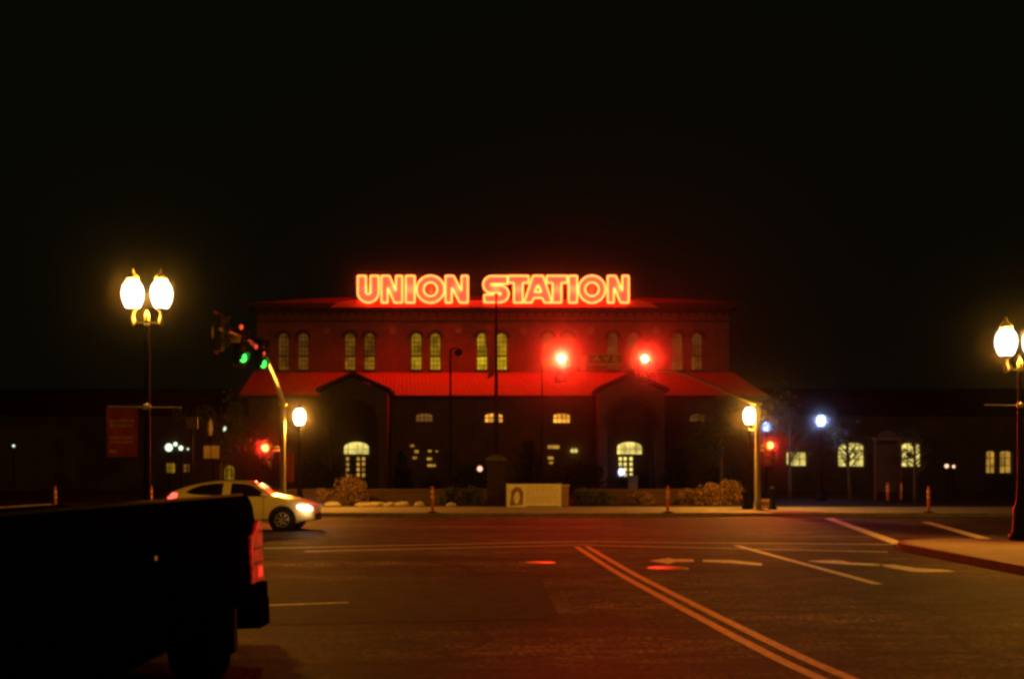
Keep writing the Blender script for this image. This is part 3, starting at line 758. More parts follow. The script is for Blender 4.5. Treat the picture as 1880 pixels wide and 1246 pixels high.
def mast(label, base, path, rads, ptop):
    t = thing('traffic_signal', label, 'traffic signal', base, 0, 'mast arm traffic signals at the crossing')
    p = MB(); p.lathe(0, 0, [(.26, 0), (.26, .06), (.17, .07), (.16, .3), (.13, .35), (.11, ptop-.05)], 14); p.lathe(0, 0, [(.13, ptop-.05), (.19, ptop-.04), (.19, ptop+.02), (.12, ptop+.03)], 12)
    p.build('pole', M_steel, t)
    a = MB(); a.tube(path, rads, 10); ar = a.build('mast_arm', M_steel if rads[0] > .1 else mat('shaded_steel', (.16, .15, .12), .6, .3), t)  # right arm darker, lack of light painted into its steel
    return t, ar
def smooth(P, n=5):
    P = [Vector(p) for p in P]; out = []
    for i in range(len(P)-1):
        p0, p1, p2, p3 = P[max(i-1, 0)], P[i], P[i+1], P[min(i+2, len(P)-1)]
        for k in range(n):
            t = k/n; out.append(.5*((2*p1)+(-p0+p2)*t+(2*p0-5*p1+4*p2-p3)*t*t+(-p0+3*p1-3*p2+p3)*t**3))
    out.append(P[-1]); return out
YM = 46.0
bx, by = X(519, YM), YM
Pl = smooth([Vector((bx, by, Z(741, YM))), W(508, 705, 45.2), W(493, 668, 43.2), W(478, 646, 40.8), W(462, 630, 38), W(432, 614, 34.6), W(404, 604, 32.4)])
base = Vector((bx, by, .145))
tL, aL = mast('left mast arm signal whose curved arm reaches over the cross street', base, [p-base for p in Pl], [.12-.07*i/(len(Pl)-1) for i in range(len(Pl))], Z(741, YM)-.145)
def at(px, py, Y): return W(px, py, Y)-base
signal_head(tL, at(409, 590, 32.8), R(90), 9, E_green)
signal_head(tL, at(446, 618, 35.6), R(58), 2, E_green)
signal_head(tL, at(483, 633, 39.6), R(58), 2, E_green)
signal_head(tL, at(491, 822, 46.0)+Vector((0, -.3, 0)), R(0), 0, E_red_side, plate=False, name='side_signal_head', P=P_SIG*.6)
ex = MB()
for (px, py, Y) in ((443, 600, 35.4), (470, 636, 38.2), (484, 648, 39.6)):
    p = at(px, py, Y); ex.lathe(p.x, p.y, [(.02, p.z-.09), (.06, p.z-.04), (.065, p.z+.03), (.02, p.z+.08)], 10)
ex.build('red_glint', E_dim_red, tL)  # added glowing beads, standing in for red reflections on the heads
ex = MB()
for pz in (820, 827):
    z_ = Z(pz, YM)-.145; ex.tube([(0, 0, z_), ((491-519)*YM/F, -.12, z_)], .025, 6)
z_ = Z(624, 35)-.145
ex.build('bracket', M_steel, tL)
pl = MB(); p = at(430, 622, 35); pl.box(p.x-.22, p.x+.2, p.y-.02, p.y+.01, p.z-.12, p.z+.1); pl.build('arm_sign', mat('olive_sign', (.30, .24, .05), .6), tL)
pl = MB(); p = at(391, 610, 33); pl.tube([p+Vector((0, 0, -.18)), p+Vector((0, 0, .18))], .05, 8); pl.tube([p, at(409, 607, 32.8)], .02, 6); pl.build('camera_housing', M_steel, tL)
pl = MB(); z0_ = Z(884, YM)-.145; z1_ = Z(832, YM)-.145; pl.box(.14, .44, -.1, .1, z0_, z1_); pl.build('control_cabinet', mat('cabinet_red', (.30, .05, .03), .6), tL)
# right mast: arm along the cross street
bx2 = X(1391, YM); base = Vector((bx2, YM, .145))
Pr = smooth([Vector((bx2, YM, Z(741, YM))), W(1383, 739, YM), W(1345, 724, YM), W(1300, 703, YM), W(1245, 684, YM), W(1150, 676, YM), W(1000, 672, YM)])
tR, aR = mast('right mast arm signal with two red lights hanging before the station', base, [p-base for p in Pr], [.075-.04*i/(len(Pr)-1) for i in range(len(Pr))], Z(741, YM)-.145)
signal_head(tR, at(1030, 660, YM)+Vector((0, -.3, 0)), 0, 0, E_red, P=P_SIG)
signal_head(tR, at(1182, 660, YM)+Vector((0, -.3, 0)), 0, 0, E_red, P=P_SIG)
signal_head(tR, at(1410, 818, YM)+Vector((0, -.3, 0)), 0, 0, E_red_side, plate=False, name='side_signal_head', P=P_SIG*.6)
sg = MB(); p0, p1 = at(1081, 650, YM), at(1141, 669, YM); sg.box(p0.x, p1.x, -.16, -.13, p1.z, p0.z); so = sg.build('street_name_sign', M_sign_green, tR)
br_ = MB(); br_.box(p0.x, p1.x, -.166, -.161, p0.z-.03, p0.z-.003); br_.box(p0.x, p1.x, -.166, -.161, p1.z+.003, p1.z+.03); br_.build('border', M_sign_text, so)
def text(parent, s, x, y, z, size, m, sx=1.0):
    cu = bpy.data.curves.new('lettering', 'FONT'); cu.body = s; cu.size = size; cu.extrude = .003; cu.align_x = 'CENTER'; cu.align_y = 'CENTER'
    o = bpy.data.objects.new('lettering', cu); COL.objects.link(o); o.rotation_euler = (R(90), 0, 0); o.location = (x, y, z); o.scale = (sx, 1, 1); me = o.to_mesh().copy(); me.materials.clear(); me.materials.append(m); bpy.data.objects.remove(o); q = bpy.data.objects.new('lettering', me); COL.objects.link(q); q.rotation_euler = (R(90), 0, 0); q.location = (x, y, z); q.scale = (sx, 1, 1); q.parent = parent; return q
text(so, 'A V E', (p0.x+p1.x)/2, -.17, (p0.z+p1.z)/2, .36, M_sign_text, 1.25)
sg = MB(); p0, p1 = at(1065, 654, YM), at(1076, 680, YM); sg.box(p0.x, p1.x, -.16, -.13, p1.z, p0.z); sg.build('lane_sign', mat('lane_sign', (.6, .35, .2), .6), tR)
sg = MB(); p0, p1 = at(1115, 672, YM), at(1136, 679, YM); sg.box(p0.x, p1.x, -.15, -.125, p1.z, p0.z); sg.build('lower_sign', mat('olive_sign', (.3, .24, .05), .6), tR)
ex = MB()
for pz in (818, 826):
    z_ = Z(pz, YM)-.145; ex.tube([(0, 0, z_), ((1410-1391)*YM/F, -.12, z_)], .025, 6)
z_ = Z(789, YM)-.145; ex.tube([(0, 0, z_), ((1372-1391)*YM/F, -.02, z_)], .03, 6)
ex.build('bracket', M_steel, tR)

# ------------------------------------------------------------------ sign posts, flag poles
YQ = 36.5
t = thing('sign_post', 'thin leaning steel sign post behind the white car', 'sign post', (X(399, YQ), YQ, 0))
p = MB(); b0 = Vector((X(399, YQ), YQ, 0)); top = W(384, 766, YQ)-b0
p.tube([(0, 0, 0), top*.72, top], [.03, .03, .045], 8); p.build('post', M_iron, t)
p = MB(); c_ = W(386, 783, YQ)-b0; p.lathe(c_.x, c_.y, [(.03, c_.z+.26), (.07, c_.z+.12), (.09, c_.z-.1), (.05, c_.z-.3)], 10); p.build('reflector_cap', mat('white_gloss', (.85, .82, .7), .25), t)  # white gloss paint stands in for a bright reflection on metal
for (a_, b_) in ((375, 387), (389, 403)):
    p = MB(); q0, q1 = W(a_, 818, YQ)-b0, W(b_, 841, YQ)-b0; p.box(q0.x, q1.x, -.07, -.04, q1.z, q0.z); p.box(q0.x+.02, q1.x-.02, -.075, -.071, q0.z-.17, q0.z-.13)
    p.build('plate', mat('cream_sign', (.85, .70, .28), .5, noise=.15), t)
YQ2 = 43.6
t = thing('square_sign', 'faint square sign on a thin dark post left of the leaning post', 'sign', (X(353, YQ2), YQ2, .14))
p = MB(); p.tube([(0, 0, 0), (0, 0, Z(765, YQ2)-.14)], .03, 8); p.build('post', M_iron, t)
p = MB(); q = Z(776, YQ2)-.14; p.box(-.23, .23, -.06, -.03, q-.23, q+.23); p.build('plate', mat('dull_sign', (.16, .11, .05), .6, noise=.4, nscale=8), t)
def flagpole(px, top, Y, r, label, extra=None):
    t = thing('flagpole', label, 'flagpole', (X(px, Y), Y, .1))
    p = MB(); h = Z(top, Y)-.1; p.lathe(0, 0, [(r*2.2, 0), (r*2.2, .3), (r*1.2, .4), (r, h*.5), (r*.6, h)], 10); p.build('pole', M_iron, t)
    p = MB(); p.lathe(0, 0, [(.02, h), (r*1.2, h+.08), (r*1.2, h+.14), (.01, h+.22)], 10); p.build('ball_finial', M_iron, t)
    return t
flagpole(911, 545, 60, .10, 'tallest thick dark flagpole in front of the station middle')
flagpole(995, 668, 66, .05, 'thin dark pole right of the tall flagpole')
t = thing('light_pole', 'dark pole with a small lamp head on its side arm before the red roof', 'light pole', (X(827, 60), 60, .1))
p = MB(); h = Z(640, 60)-.1; p.lathe(0, 0, [(.14, 0), (.14, .3), (.08, .4), (.05, h)], 10); p.tube([(0, 0, h-.05), (.3, 0, h+.05), (.45, 0, h)], .03, 6); p.build('pole', M_iron, t)
p = MB(); p.lathe(.45, 0, [(.05, h-.42), (.2, h-.3), (.22, h-.12), (.05, h)], 10); p.build('lamp_head', M_iron, t)
fl_ = MB(); xf = X(911, 60)-.11
vs = []; fs = []
for i in range(9):
    for j in range(14):
        f_ = i/8; g_ = j/13
        vs.append((xf-.02-f_*(.42+.1*math.sin(g_*7))*(1-.25*g_), 59.98+.09*math.sin(i*2.3+g_*2), Z(592, 60)-g_*2.9-f_*.25))
for i in range(8):
    for j in range(13): fs.append((i*14+j, (i+1)*14+j, (i+1)*14+j+1, i*14+j+1))
fl_.add(vs, fs, True); o = fl_.build('flag', mat('flag_cloth', (.30, .03, .04), .8, noise=.6, nscale=2.2)); tag(o, 'limp dark red flag hanging from the tallest flagpole', 'flag')

# ------------------------------------------------------------------ delineator posts
def delineator():
    t = thing('delineator_post', 'x', 'delineator post', (0, 0, 0), 0, 'orange tube delineator posts')
    b = MB(); b.lathe(0, 0, [(.21, 0), (.21, .03), (.12, .05), (.055, .07)], 12); b.build('base', M_rubber, t)
    b = MB(); b.lathe(0, 0, [(.055, .06), (.05, .9), (.03, .93), (.045, .96), (.045, 1.02), (.015, 1.04)], 12); b.build('tube', M_orange, t)
    for z in (.55, .75):
        b = MB(); b.lathe(0, 0, [(.0575, z), (.0575, z+.1)], 12); b.build('reflective_band', mat('band', (.9, .7, .5), .4), t)
    return t
D = [(794, 942, 'orange tube delineator left of the white framed banner board'), (1226, 941, 'orange tube delineator on the kerb left of the dry shrub'),
     (1630, 921, 'thick leftmost of the two close far right orange delineators'), (1655, 919, 'slimmer orange delineator beside the far right thick one'),
     (1705, 942, 'lone tall orange delineator nearest the right edge'), (101, 945, 'orange delineator seen over the truck nearest the left edge'), (277, 941, 'orange delineator seen over the truck just left of the car')]
d0 = delineator()
for i, (px, py, lab) in enumerate(D):
    x_, y_ = G(px, py); zz = .145 if y_ > KY else 0
    if zz: x_, y_ = G(px, py, zz); y_ = max(y_, KY+.25); x_ = X(px, y_)
    if i == 0: d0.location = (x_, y_, zz); d0['label'] = lab
    else:
        q = dup(d0, (x_, y_, zz), 0, lab)
        if px == 1630: q.scale = (1.7, 1.7, 1.0)

# ------------------------------------------------------------------ bed, wall, boards
M_brick_low = brick_mat('brick_low_wall', (.10, .035, .02), (.075, .028, .016), (.08, .06, .045))
YW = 53.6
def thing_mesh(mb, name, m, label, cat, group=None): return tag(mb.build(name, m), label, cat, group)
b = MB(); b.box(X(480, YW), X(905, YW), YW, YW+.35, 0, Z(900, YW)-.07); b.box(X(478, YW), X(907, YW), YW-.05, YW+.4, Z(900, YW)-.067, Z(897, YW))
thing_mesh(b, 'brick_planter_wall', M_brick_low, 'low brick planter wall left of the monument pillar', 'wall', 'low brick planter walls')
b = MB(); b.box(X(1058, YW), X(1360, YW), YW, YW+.35, 0, Z(900, YW)-.07); b.box(X(1056, YW), X(1362, YW), YW-.05, YW+.4, Z(900, YW)-.067, Z(897, YW))
thing_mesh(b, 'brick_planter_wall', M_brick_low, 'low brick planter wall right of the banner board', 'wall', 'low brick planter walls')
YD = 51.2
t = thing('brick_pillar', 'tall dark brick monument pillar left of the banner board', 'pillar', (X(911, YD), YD, .14))
b = MB(); h = Z(846, YD)-.14; b.box(-.42, .42, -.35, .35, 0, h); b.box(-.5, .5, -.43, .43, 0, .25); b.build('shaft', mat('dark_pillar_brick', (.03, .018, .012), .85, spec=.1, noise=.4), t)
b = MB(); b.box(-.5, .5, -.43, .43, h+.002, h+.14); b.lathe(0, 0, [(.4, h+.142), (.36, h+.2), (.1, h+.32), (.02, h+.34)], 12); b.build('cap', mat('dark_cap', (.05, .04, .03), .8), t)
t = thing('brick_pillar', 'short brick pillar at the right end of the banner board', 'pillar', (X(1037, YD), YD, .14))
b = MB(); h = Z(892, YD)-.14; b.box(-.17, .17, -.17, .17, 0, h); b.build('shaft', M_brick, t)
b = MB(); b.box(-.21, .21, -.21, .21, h+.002, h+.07); b.build('cap', M_stone, t)
YB_ = 50.2
bx0, bx1 = X(931, YB_), X(1029.5, YB_); bz0, bz1 = Z(934, YB_), Z(888, YB_)
t = thing('notice_board', 'wide pale printed banner board with dark portrait panel in front of the planter', 'banner board', ((bx0+bx1)/2, YB_, .14))
b = MB(); hw = (bx1-bx0)/2; b.box(-hw, hw, -.02, .02, bz0-.14, bz1-.14); b.build('panel', mat('board_cream', (.85, .80, .52), .6, noise=.12, nscale=4), t)
b = MB(); b.box(-hw-.03, -hw-.002, -.03, .03, 0, bz1-.1); b.box(hw+.002, hw+.03, -.03, .03, 0, bz1-.1); b.build('frame', M_white, t)
b = MB(); zz0 = bz0-.14; hh = bz1-bz0
b.poly_y([(-hw+.12, zz0+.14), (-hw+.72, zz0+.2), (-hw+.74, zz0+.75), (-hw+.62, zz0+.98), (-hw+.42, zz0+1.03), (-hw+.2, zz0+.85)], [[(-hw+.36, zz0+.25), (-hw+.30, zz0+.55), (-hw+.40, zz0+.8), (-hw+.55, zz0+.8), (-hw+.6, zz0+.5), (-hw+.5, zz0+.25)]], -.026, -.0215)
b.build('portrait_print', mat('print_brown', (.26, .15, .07), .7, noise=.7, nscale=9), t)
b = MB(); rnd = random.Random(5)
for i in range(7):
    z_ = zz0+hh*(.9-.105*i); x_ = -hw+.9
    while x_ < hw-.15:
        w = rnd.uniform(.06, .2); b.box(x_, min(x_+w, hw-.1), -.026, -.0215, z_-.012, z_+.012); x_ += w+.05
b.box(-hw+.9, hw-.1, -.026, -.0215, zz0+.09, zz0+.15)
b.build('printed_text', mat('print_dark', (.26, .20, .08), .7, noise=.3), t)
YV = 86
t = thing('sandwich_board', 'white standing board in front of the right station door', 'sandwich board', (X(1162, YV), YV, .1))
b = MB(); w = .38; h = Z(871, YV)-.1-.05
b.add([(-w, -.3, 0), (w, -.3, 0), (w, -.02, h), (-w, -.02, h), (-w, -.26, 0), (w, -.26, 0), (w, .02, h), (-w, .02, h)], [(0, 1, 2, 3), (4, 5, 6, 7), (0, 1, 5, 4), (1, 2, 6, 5), (2, 3, 7, 6), (3, 0, 4, 7)])
b.build('front_panel', emis('board_lit', (.3, .26, .07), .35, base=(.7, .7, .6)) if False else M_white, t)
b = MB(); b.add([(-w, .3, 0), (w, .3, 0), (w, .03, h), (-w, .03, h), (-w, .26, 0), (w, .26, 0), (w, .0, h-.06), (-w, .0, h-.06)], [(0, 1, 2, 3), (4, 5, 6, 7), (0, 1, 5, 4), (1, 2, 6, 5), (2, 3, 7, 6), (3, 0, 4, 7)])
b.build('rear_panel', M_white, t)
# low wall / bench block and bollard by the right pole
YC = 48.2
b = MB(); b.box(X(1381, YC), X(1415, YC), YC, YC+.6, .14, Z(921, YC)); b.box(X(1380, YC), X(1416, YC), YC-.05, YC+.65, Z(921, YC)+.002, Z(918, YC)+.03)
thing_mesh(b, 'planter_box', mat('planter_brown', (.22, .13, .07), .8, noise=.3), 'low brown planter box with pale rim beside the right signal pole', 'planter')
YC2 = 46.5
t = thing('bollard', 'dark waist high bollard at the right end of the planter box', 'bollard', (X(1418, YC2), YC2, .14))
b = MB(); b.lathe(0, 0, [(.2, 0), (.2, .08), (.12, .15), (.11, .75), (.15, .8)], 12); b.build('post', M_black, t)
b = MB(); b.lathe(0, 0, [(.15, .801), (.14, .9), (.05, .98), (.01, 1.0)], 12); b.build('cap', M_black, t)
# rocks in the bed
def rock(x, y, z, s, label):
    bm = bmesh.new(); bmesh.ops.create_icosphere(bm, subdivisions=2, radius=1)
    r_ = random.Random(int(x*100))
    for v in bm.verts: v.co *= 1+r_.uniform(-.18, .18)
    me = bpy.data.meshes.new('rock'); bm.to_mesh(me); bm.free(); me.materials.append(mat('rock', (.42, .36, .25), .85, noise=.35, nscale=3))
    o = bpy.data.objects.new('rock', me); COL.objects.link(o); o.location = (x, y, z); o.scale = s; tag(o, label, 'rock', 'rocks edging the planting bed')
rk = [(610, 'pale rock beside the car headlight at the bed edge'), (668, 'first pale flat rock of the row left of the tall delineator'), (692, 'second pale flat rock of the row left of the tall delineator'), (715, 'third pale flat rock of the row left of the tall delineator'), (738, 'fourth pale flat rock nearest the tall delineator'), (770, 'small rock just left of the tall delineator base'), (828, 'small rock just right of the tall delineator base')]
for px, lab in rk:
    rock(X(px, 50.9), 50.9, .2, (.42 if px < 760 else .25, .3, .15+.05*random.random()), lab)

# ------------------------------------------------------------------ plants
def leaves(mb, centre, rad, n, size, rnd, shell=.35):
    cx, cy, cz = centre; rx_, ry_, rz_ = rad
    for _ in range(n):
        while True:
            v = Vector((rnd.uniform(-1, 1), rnd.uniform(-1, 1), rnd.uniform(-1, 1)))
            if shell < v.length < 1: break
        p = Vector((cx+v.x*rx_, cy+v.y*ry_, cz+v.z*rz_))
        a = Vector((rnd.gauss(0, 1), rnd.gauss(0, 1), rnd.gauss(0, 1))).normalized(); b_ = a.cross(Vector((rnd.gauss(0, 1), rnd.gauss(0, 1), rnd.gauss(0, 1)))).normalized()
        s = size*rnd.uniform(.6, 1.3)
        mb.add([p-a*s, p-b_*s*.5, p+a*s, p+b_*s*.5], [(0, 1, 2, 3)])
def tree(name, px, Y, h, crown_z0, rad, label, m_leaf, n_cl=26, n_lf=90, lsize=.11, seed=1, bare=False, base_z=.14, cat='tree', lean=0):
    rnd = random.Random(seed); x0 = X(px, Y)
    t = thing(name, label, cat, (x0, Y, base_z))
    tr = MB(); tops = []
    tr.tube([(0, 0, 0), (lean*.2, 0, crown_z0*.5), (lean*.4, .05, crown_z0), (lean, 0, h*.8)], [.15, .11, .09, .03], 8)
    nb = 9 if not bare else 15
    for i in range(nb):
        z0 = crown_z0*.8+(h*.75-crown_z0*.8)*i/nb; a = rnd.uniform(0, 6.28); L = rad*rnd.uniform(.6, 1.0)*(1-.35*i/nb)
        p1 = Vector((lean*.4, 0, z0)); p3 = p1+Vector((math.cos(a)*L, math.sin(a)*L, L*rnd.uniform(.35, .9))); p2 = p1.lerp(p3, .5)+Vector((0, 0, .15*L))
        tr.tube([p1, p2, p3], [.045, .03, .01], 5); tops.append(p3); tops.append(p2)
        for _ in range(6 if bare else 2):
            s_ = p1.lerp(p3, rnd.uniform(.3, .95)); e_ = s_+Vector((rnd.uniform(-.6, .6), rnd.uniform(-.6, .6), rnd.uniform(.1, .8)))*rad*.4
            tr.tube([s_, s_.lerp(e_, .5)+Vector((0, 0, -.04)), e_], [.018, .012, .006], 4); tops.append(e_)
    tr.build('trunk', M_bark, t)
    cr = MB()
    for i in range(n_cl):
        c_ = rnd.choice(tops)+Vector((rnd.gauss(0, .2), rnd.gauss(0, .2), rnd.gauss(0, .15)))*rad*.5; s_ = rad*rnd.uniform(.16, .34)
        leaves(cr, c_, (s_, s_, s_*.75), n_lf, lsize, rnd, .1)
    cr.build('crown', m_leaf, t, rec=False)
    return t
tree('street_tree', 1325, 60, 6.2, 2.2, 2.2, 'dim leafy street tree behind the right globe lamp left of its pole', M_leaf_dark, 34, 60, .09, 11)
tree('street_tree', 1450, 65.5, 6.9, 2.4, 2.9, 'sparse branching tree in front of the small cream wing window', M_leaf, 34, 30, .09, 12, bare=True)
tree('street_tree', 1562, 62, 5.0, 2.0, 1.9, 'bare branching tree in front of the large cream wing window', M_leaf, 12, 14, .08, 13, bare=True, lean=-.3)
tree('street_tree', 405, 58, 6.4, 2.2, 2.1, 'dark leafy tree between the far cluster of white lights and left signal pole', M_leaf_dark, 34, 60, .1, 14)
tree('street_tree', 1680, 60, 4.6, 1.8, 1.3, 'slim dark tree beside the narrow cream wing window', M_leaf_dark, 10, 40, .09, 15, bare=True)
def shrub(px, Y, w, h, label, m, n=14, seed=1, size=.09, base=.14, conic=False, name='shrub'):
    rnd = random.Random(seed); t = thing(name, label, 'shrub', (X(px, Y), Y, base))
    st = MB()
    for i in range(7):
        a = rnd.uniform(0, 6.28); st.tube([(0, 0, 0), (math.cos(a)*w*.2, math.sin(a)*w*.15, h*.4), (math.cos(a)*w*.32, math.sin(a)*w*.3, h*.75)], [.03, .02, .008], 5)
    if conic: st.tube([(0, 0, 0), (0, 0, h*.95)], [.09, .02], 6)
    st.build('stem', M_bark, t)
    f_ = MB()
    for i in range(n):
        z_ = h*rnd.uniform(.12, .9); k = (1-z_/h)*.95+.08 if conic else math.sqrt(max(.05, 1-((z_/h-.4)/.62)**2))
        a = rnd.uniform(0, 6.28); rr = w/2*k*rnd.uniform(.2, .8)
        s_ = w*.2*(k if conic else 1)
        leaves(f_, (math.cos(a)*rr, math.sin(a)*rr*.7, z_), (s_+.05, s_+.05, s_*.8+.06), 55, size, rnd, .05)
    f_.build('foliage', m, t, rec=False)
    return t
shrub(972, 74, 3.6, 4.1, 'dark conical evergreen behind the banner board', M_leaf_dark, 46, 21, .13, conic=True, name='evergreen')
shrub(1240, 76, 3.2, 4.0, 'dark conical evergreen right of the right porch', M_leaf_dark, 46, 22, .13, conic=True, name='evergreen')
shrub(738, 78, 2.6, 3.4, 'dark evergreen between left porch and light pole', M_leaf_dark, 40, 23, .13, conic=True, name='evergreen')
shrub(1075, 80, 3.8, 2.2, 'broad dark shrub left of the right porch', M_leaf_dark, 36, 24, .12)
shrub(862, 70, 3.6, 2.0, 'broad dark shrub left of the monument pillar', M_leaf_dark, 36, 25, .12)
shrub(590, 75, 4.2, 2.4, 'dark shrub beneath the left globe lamp', M_leaf_dark, 36, 26, .12)
shrub(1330, 72, 3.4, 2.2, 'dark shrub behind the dry bush near the right lamp', M_leaf_dark, 36, 27, .12)
shrub(645, 51.8, 1.7, 1.35, 'tangled brown shrub in the bed right of the car', M_leaf_dry, 30, 31, .06)
shrub(600, 52.2, .9, .85, 'small brown shrub just right of the car headlight', M_leaf_dry, 16, 32, .06)
shrub(828, 52.2, 1.4, .85, 'low dark green shrub right of the tall delineator', M_leaf, 26, 33, .06)
shrub(868, 52.4, 1.3, .8, 'low dark green shrub left of the monument pillar', M_leaf, 26, 34, .06)
shrub(1075, 52.2, 1.5, .8, 'low mixed shrub right of the short brick pillar', M_leaf, 26, 35, .06)
shrub(1110, 52.6, 1.2, .6, 'low dark shrub third from the short brick pillar', M_leaf, 20, 36, .06)
shrub(1180, 52.4, 1.4, .6, 'low brown shrub left of the kerb delineator', M_leaf_dry, 18, 37, .06)
shrub(1262, 52.4, 1.1, .75, 'brown shrub right of the kerb delineator', M_leaf_dry, 20, 38, .06)
shrub(1302, 51.2, 1.3, 1.05, 'orange brown dry bush left of the right signal pole', M_leaf_dry, 34, 39, .06)
shrub(1340, 51.4, 1.3, 1.2, 'taller orange brown dry bush touching the right lamp post', M_leaf_dry, 34, 40, .06)
# kiosk
YK = 64
t = thing('information_kiosk', 'dark arched information kiosk in front of the right wing', 'kiosk', (X(1630, YK), YK, .1))
b = MB(); hh = Z(808, YK)-.1; b.box(-.65, .65, -.1, .1, .5, hh-.25)
b.build('panel', mat('kiosk_panel', (.07, .04, .025), .6, noise=.4, nscale=3), t)
b = MB(); b.box(-.8, -.68, -.08, .08, 0, hh); b.box(.68, .8, -.08, .08, 0, hh); b.box(-.85, .85, -.12, .12, hh+.002, hh+.16); b.build('frame', mat('kiosk_frame', (.16, .06, .03), .6), t)
b = MB(); b.poly_y([(-.55, hh+.165), (.55, hh+.165)]+[(.55*math.cos(math.pi*k/10), hh+.165+.42*math.sin(math.pi*k/10)) for k in range(1, 10)], [], -.1, .1); b.build('arched_top', M_frame, t)

# ------------------------------------------------------------------ vehicles
def interp(P, x):
    if x <= P[0][0]: return P[0][1]
    for i in range(len(P)-1):
        if x <= P[i+1][0]:
            t = (x-P[i][0])/(P[i+1][0]-P[i][0]); t = t*t*(3-2*t)*.35+t*.65; return P[i][1]+(P[i+1][1]-P[i][1])*t
    return P[-1][1]
def wheel(parent, x, y, r, w, side, spokes=7, rimm=None):
    """axle along Y; side=-1 faces -Y"""
    wb = MB(); wb.lathe_y(0, 0, [(r*.66, -w/2), (r*.93, -w/2), (r, -w/2+.03), (r, w/2-.03), (r*.93, w/2), (r*.66, w/2)], 28)
    ty = wb.build('wheel', M_rubber, parent); ty.location = (x, y, r)
    rb = MB(); f = side*w/2
    rb.lathe_y(0, 0, [(r*.66, f*.1), (r*.66, f*1.01), (r*.60, f*1.03), (r*.58, f*.75), (r*.1, f*.7)], 28)
    for k in range(spokes):
        a = 2*math.pi*k/spokes; c_, s_ = math.cos(a), math.sin(a)
        rb.tube([(c_*r*.12, f*.98, s_*r*.12), (c_*r*.6, f*.95, s_*r*.6)], [.028, .034], 5)
    rb.lathe_y(0, 0, [(r*.17, f*.75), (r*.16, f*1.0), (r*.05, f*1.04)], 14)
    ro = rb.build('rim', rimm or mat('alloy_rim', (.45, .42, .33), .35, .7), ty)
    return ty
# --- car: local frame +X forward, nose at x=0, right side at y=-.88
YCAR = 32.0
car = thing('car', 'pale hatchback car with headlights on crossing behind the dark truck', 'car', (X(574, YCAR), YCAR+.88, 0))
top = [(0, .60), (.06, .74), (.18, .80), (.5, .90), (.9, .99), (1.23, 1.06), (1.5, 1.24), (1.8, 1.40), (2.15, 1.465), (2.5, 1.48), (2.9, 1.47), (3.3, 1.42), (3.7, 1.33), (4.05, 1.21), (4.25, 1.13), (4.33, .98), (4.37, .7)]
hwid = [(0, .52), (.08, .68), (.25, .80), (.6, .87), (1.2, .88), (3.2, .88), (3.9, .86), (4.2, .80), (4.33, .72), (4.37, .62)]
belt = [(0, .55), (.3, .80), (1.23, .99), (3.6, 1.06), (4.37, 1.0)]
def hw_at(u, z):
    w = interp(hwid, u); tz = interp(top, u); bz = min(interp(belt, u), tz-.02)
    if z <= bz: return w*(1-.05*((bz-z)/.8)**2)
    g = (z-bz)/max(.02, tz-bz); return w-(g**1.5)*.28*min(1, (tz-bz)/.4)
cb = MB(); US = [0, .03, .08, .16, .3, .5, .7, .9, 1.1, 1.23, 1.38, 1.55, 1.7, 1.85, 2.05, 2.3, 2.6, 2.9, 3.2, 3.5, 3.75, 4.0, 4.15, 4.25, 4.31, 4.35, 4.37]
secs = []
for u in US:
    tz = interp(top, u); bz = min(interp(belt, u), tz-.03); z0 = .22 if .3 < u < 4.2 else .28
    zs = [z0, z0+.05, (z0+bz)/2, bz-.04, bz]+[bz+(tz-bz)*g for g in (.3, .6, .85, .96)]
    half = [(0, z0)]+[(hw_at(u, z)-(.04 if i == 0 else 0), z) for i, z in enumerate(zs)]
    wtop = hw_at(u, tz-.001)*.94; half += [(wtop*.9, tz-.01), (wtop*.5, tz+.012), (0, tz+.018)]
    ring = [(-u, y, z) for y, z in half]+[(-u, -y, z) for y, z in half[-2:0:-1]]
    secs.append(ring)
n = len(secs[0]); vs = [v for s_ in secs for v in s_]; fs = []
for i in range(len(secs)-1):
    for k in range(n): fs.append((i*n+k, i*n+(k+1) % n, (i+1)*n+(k+1) % n, (i+1)*n+k))
fs += [tuple(range(n)), tuple((len(secs)-1)*n+k for k in range(n))]
cb.add(vs, fs, True); body = cb.build('body', M_car, car)
def side_patch(pts, name, m, sgn, off=.008, parent=car, n=10):
    """polygon given as lower chain/upper chain over u: pts=[(u,zlow,zhigh)...]"""
    b = MB(); vs = []; fs = []; R_ = 5
    for u, a_, c_ in pts:
        for j in range(R_+1):
            z = a_+(c_-a_)*j/R_; vs.append((-u, sgn*(hw_at(u, z)+off), z))
    for i in range(len(pts)-1):
        for j in range(R_): fs.append((i*(R_+1)+j, i*(R_+1)+j+1, (i+1)*(R_+1)+j+1, (i+1)*(R_+1)+j))
    b.add(vs, fs, True); return b.build(name, m, parent)
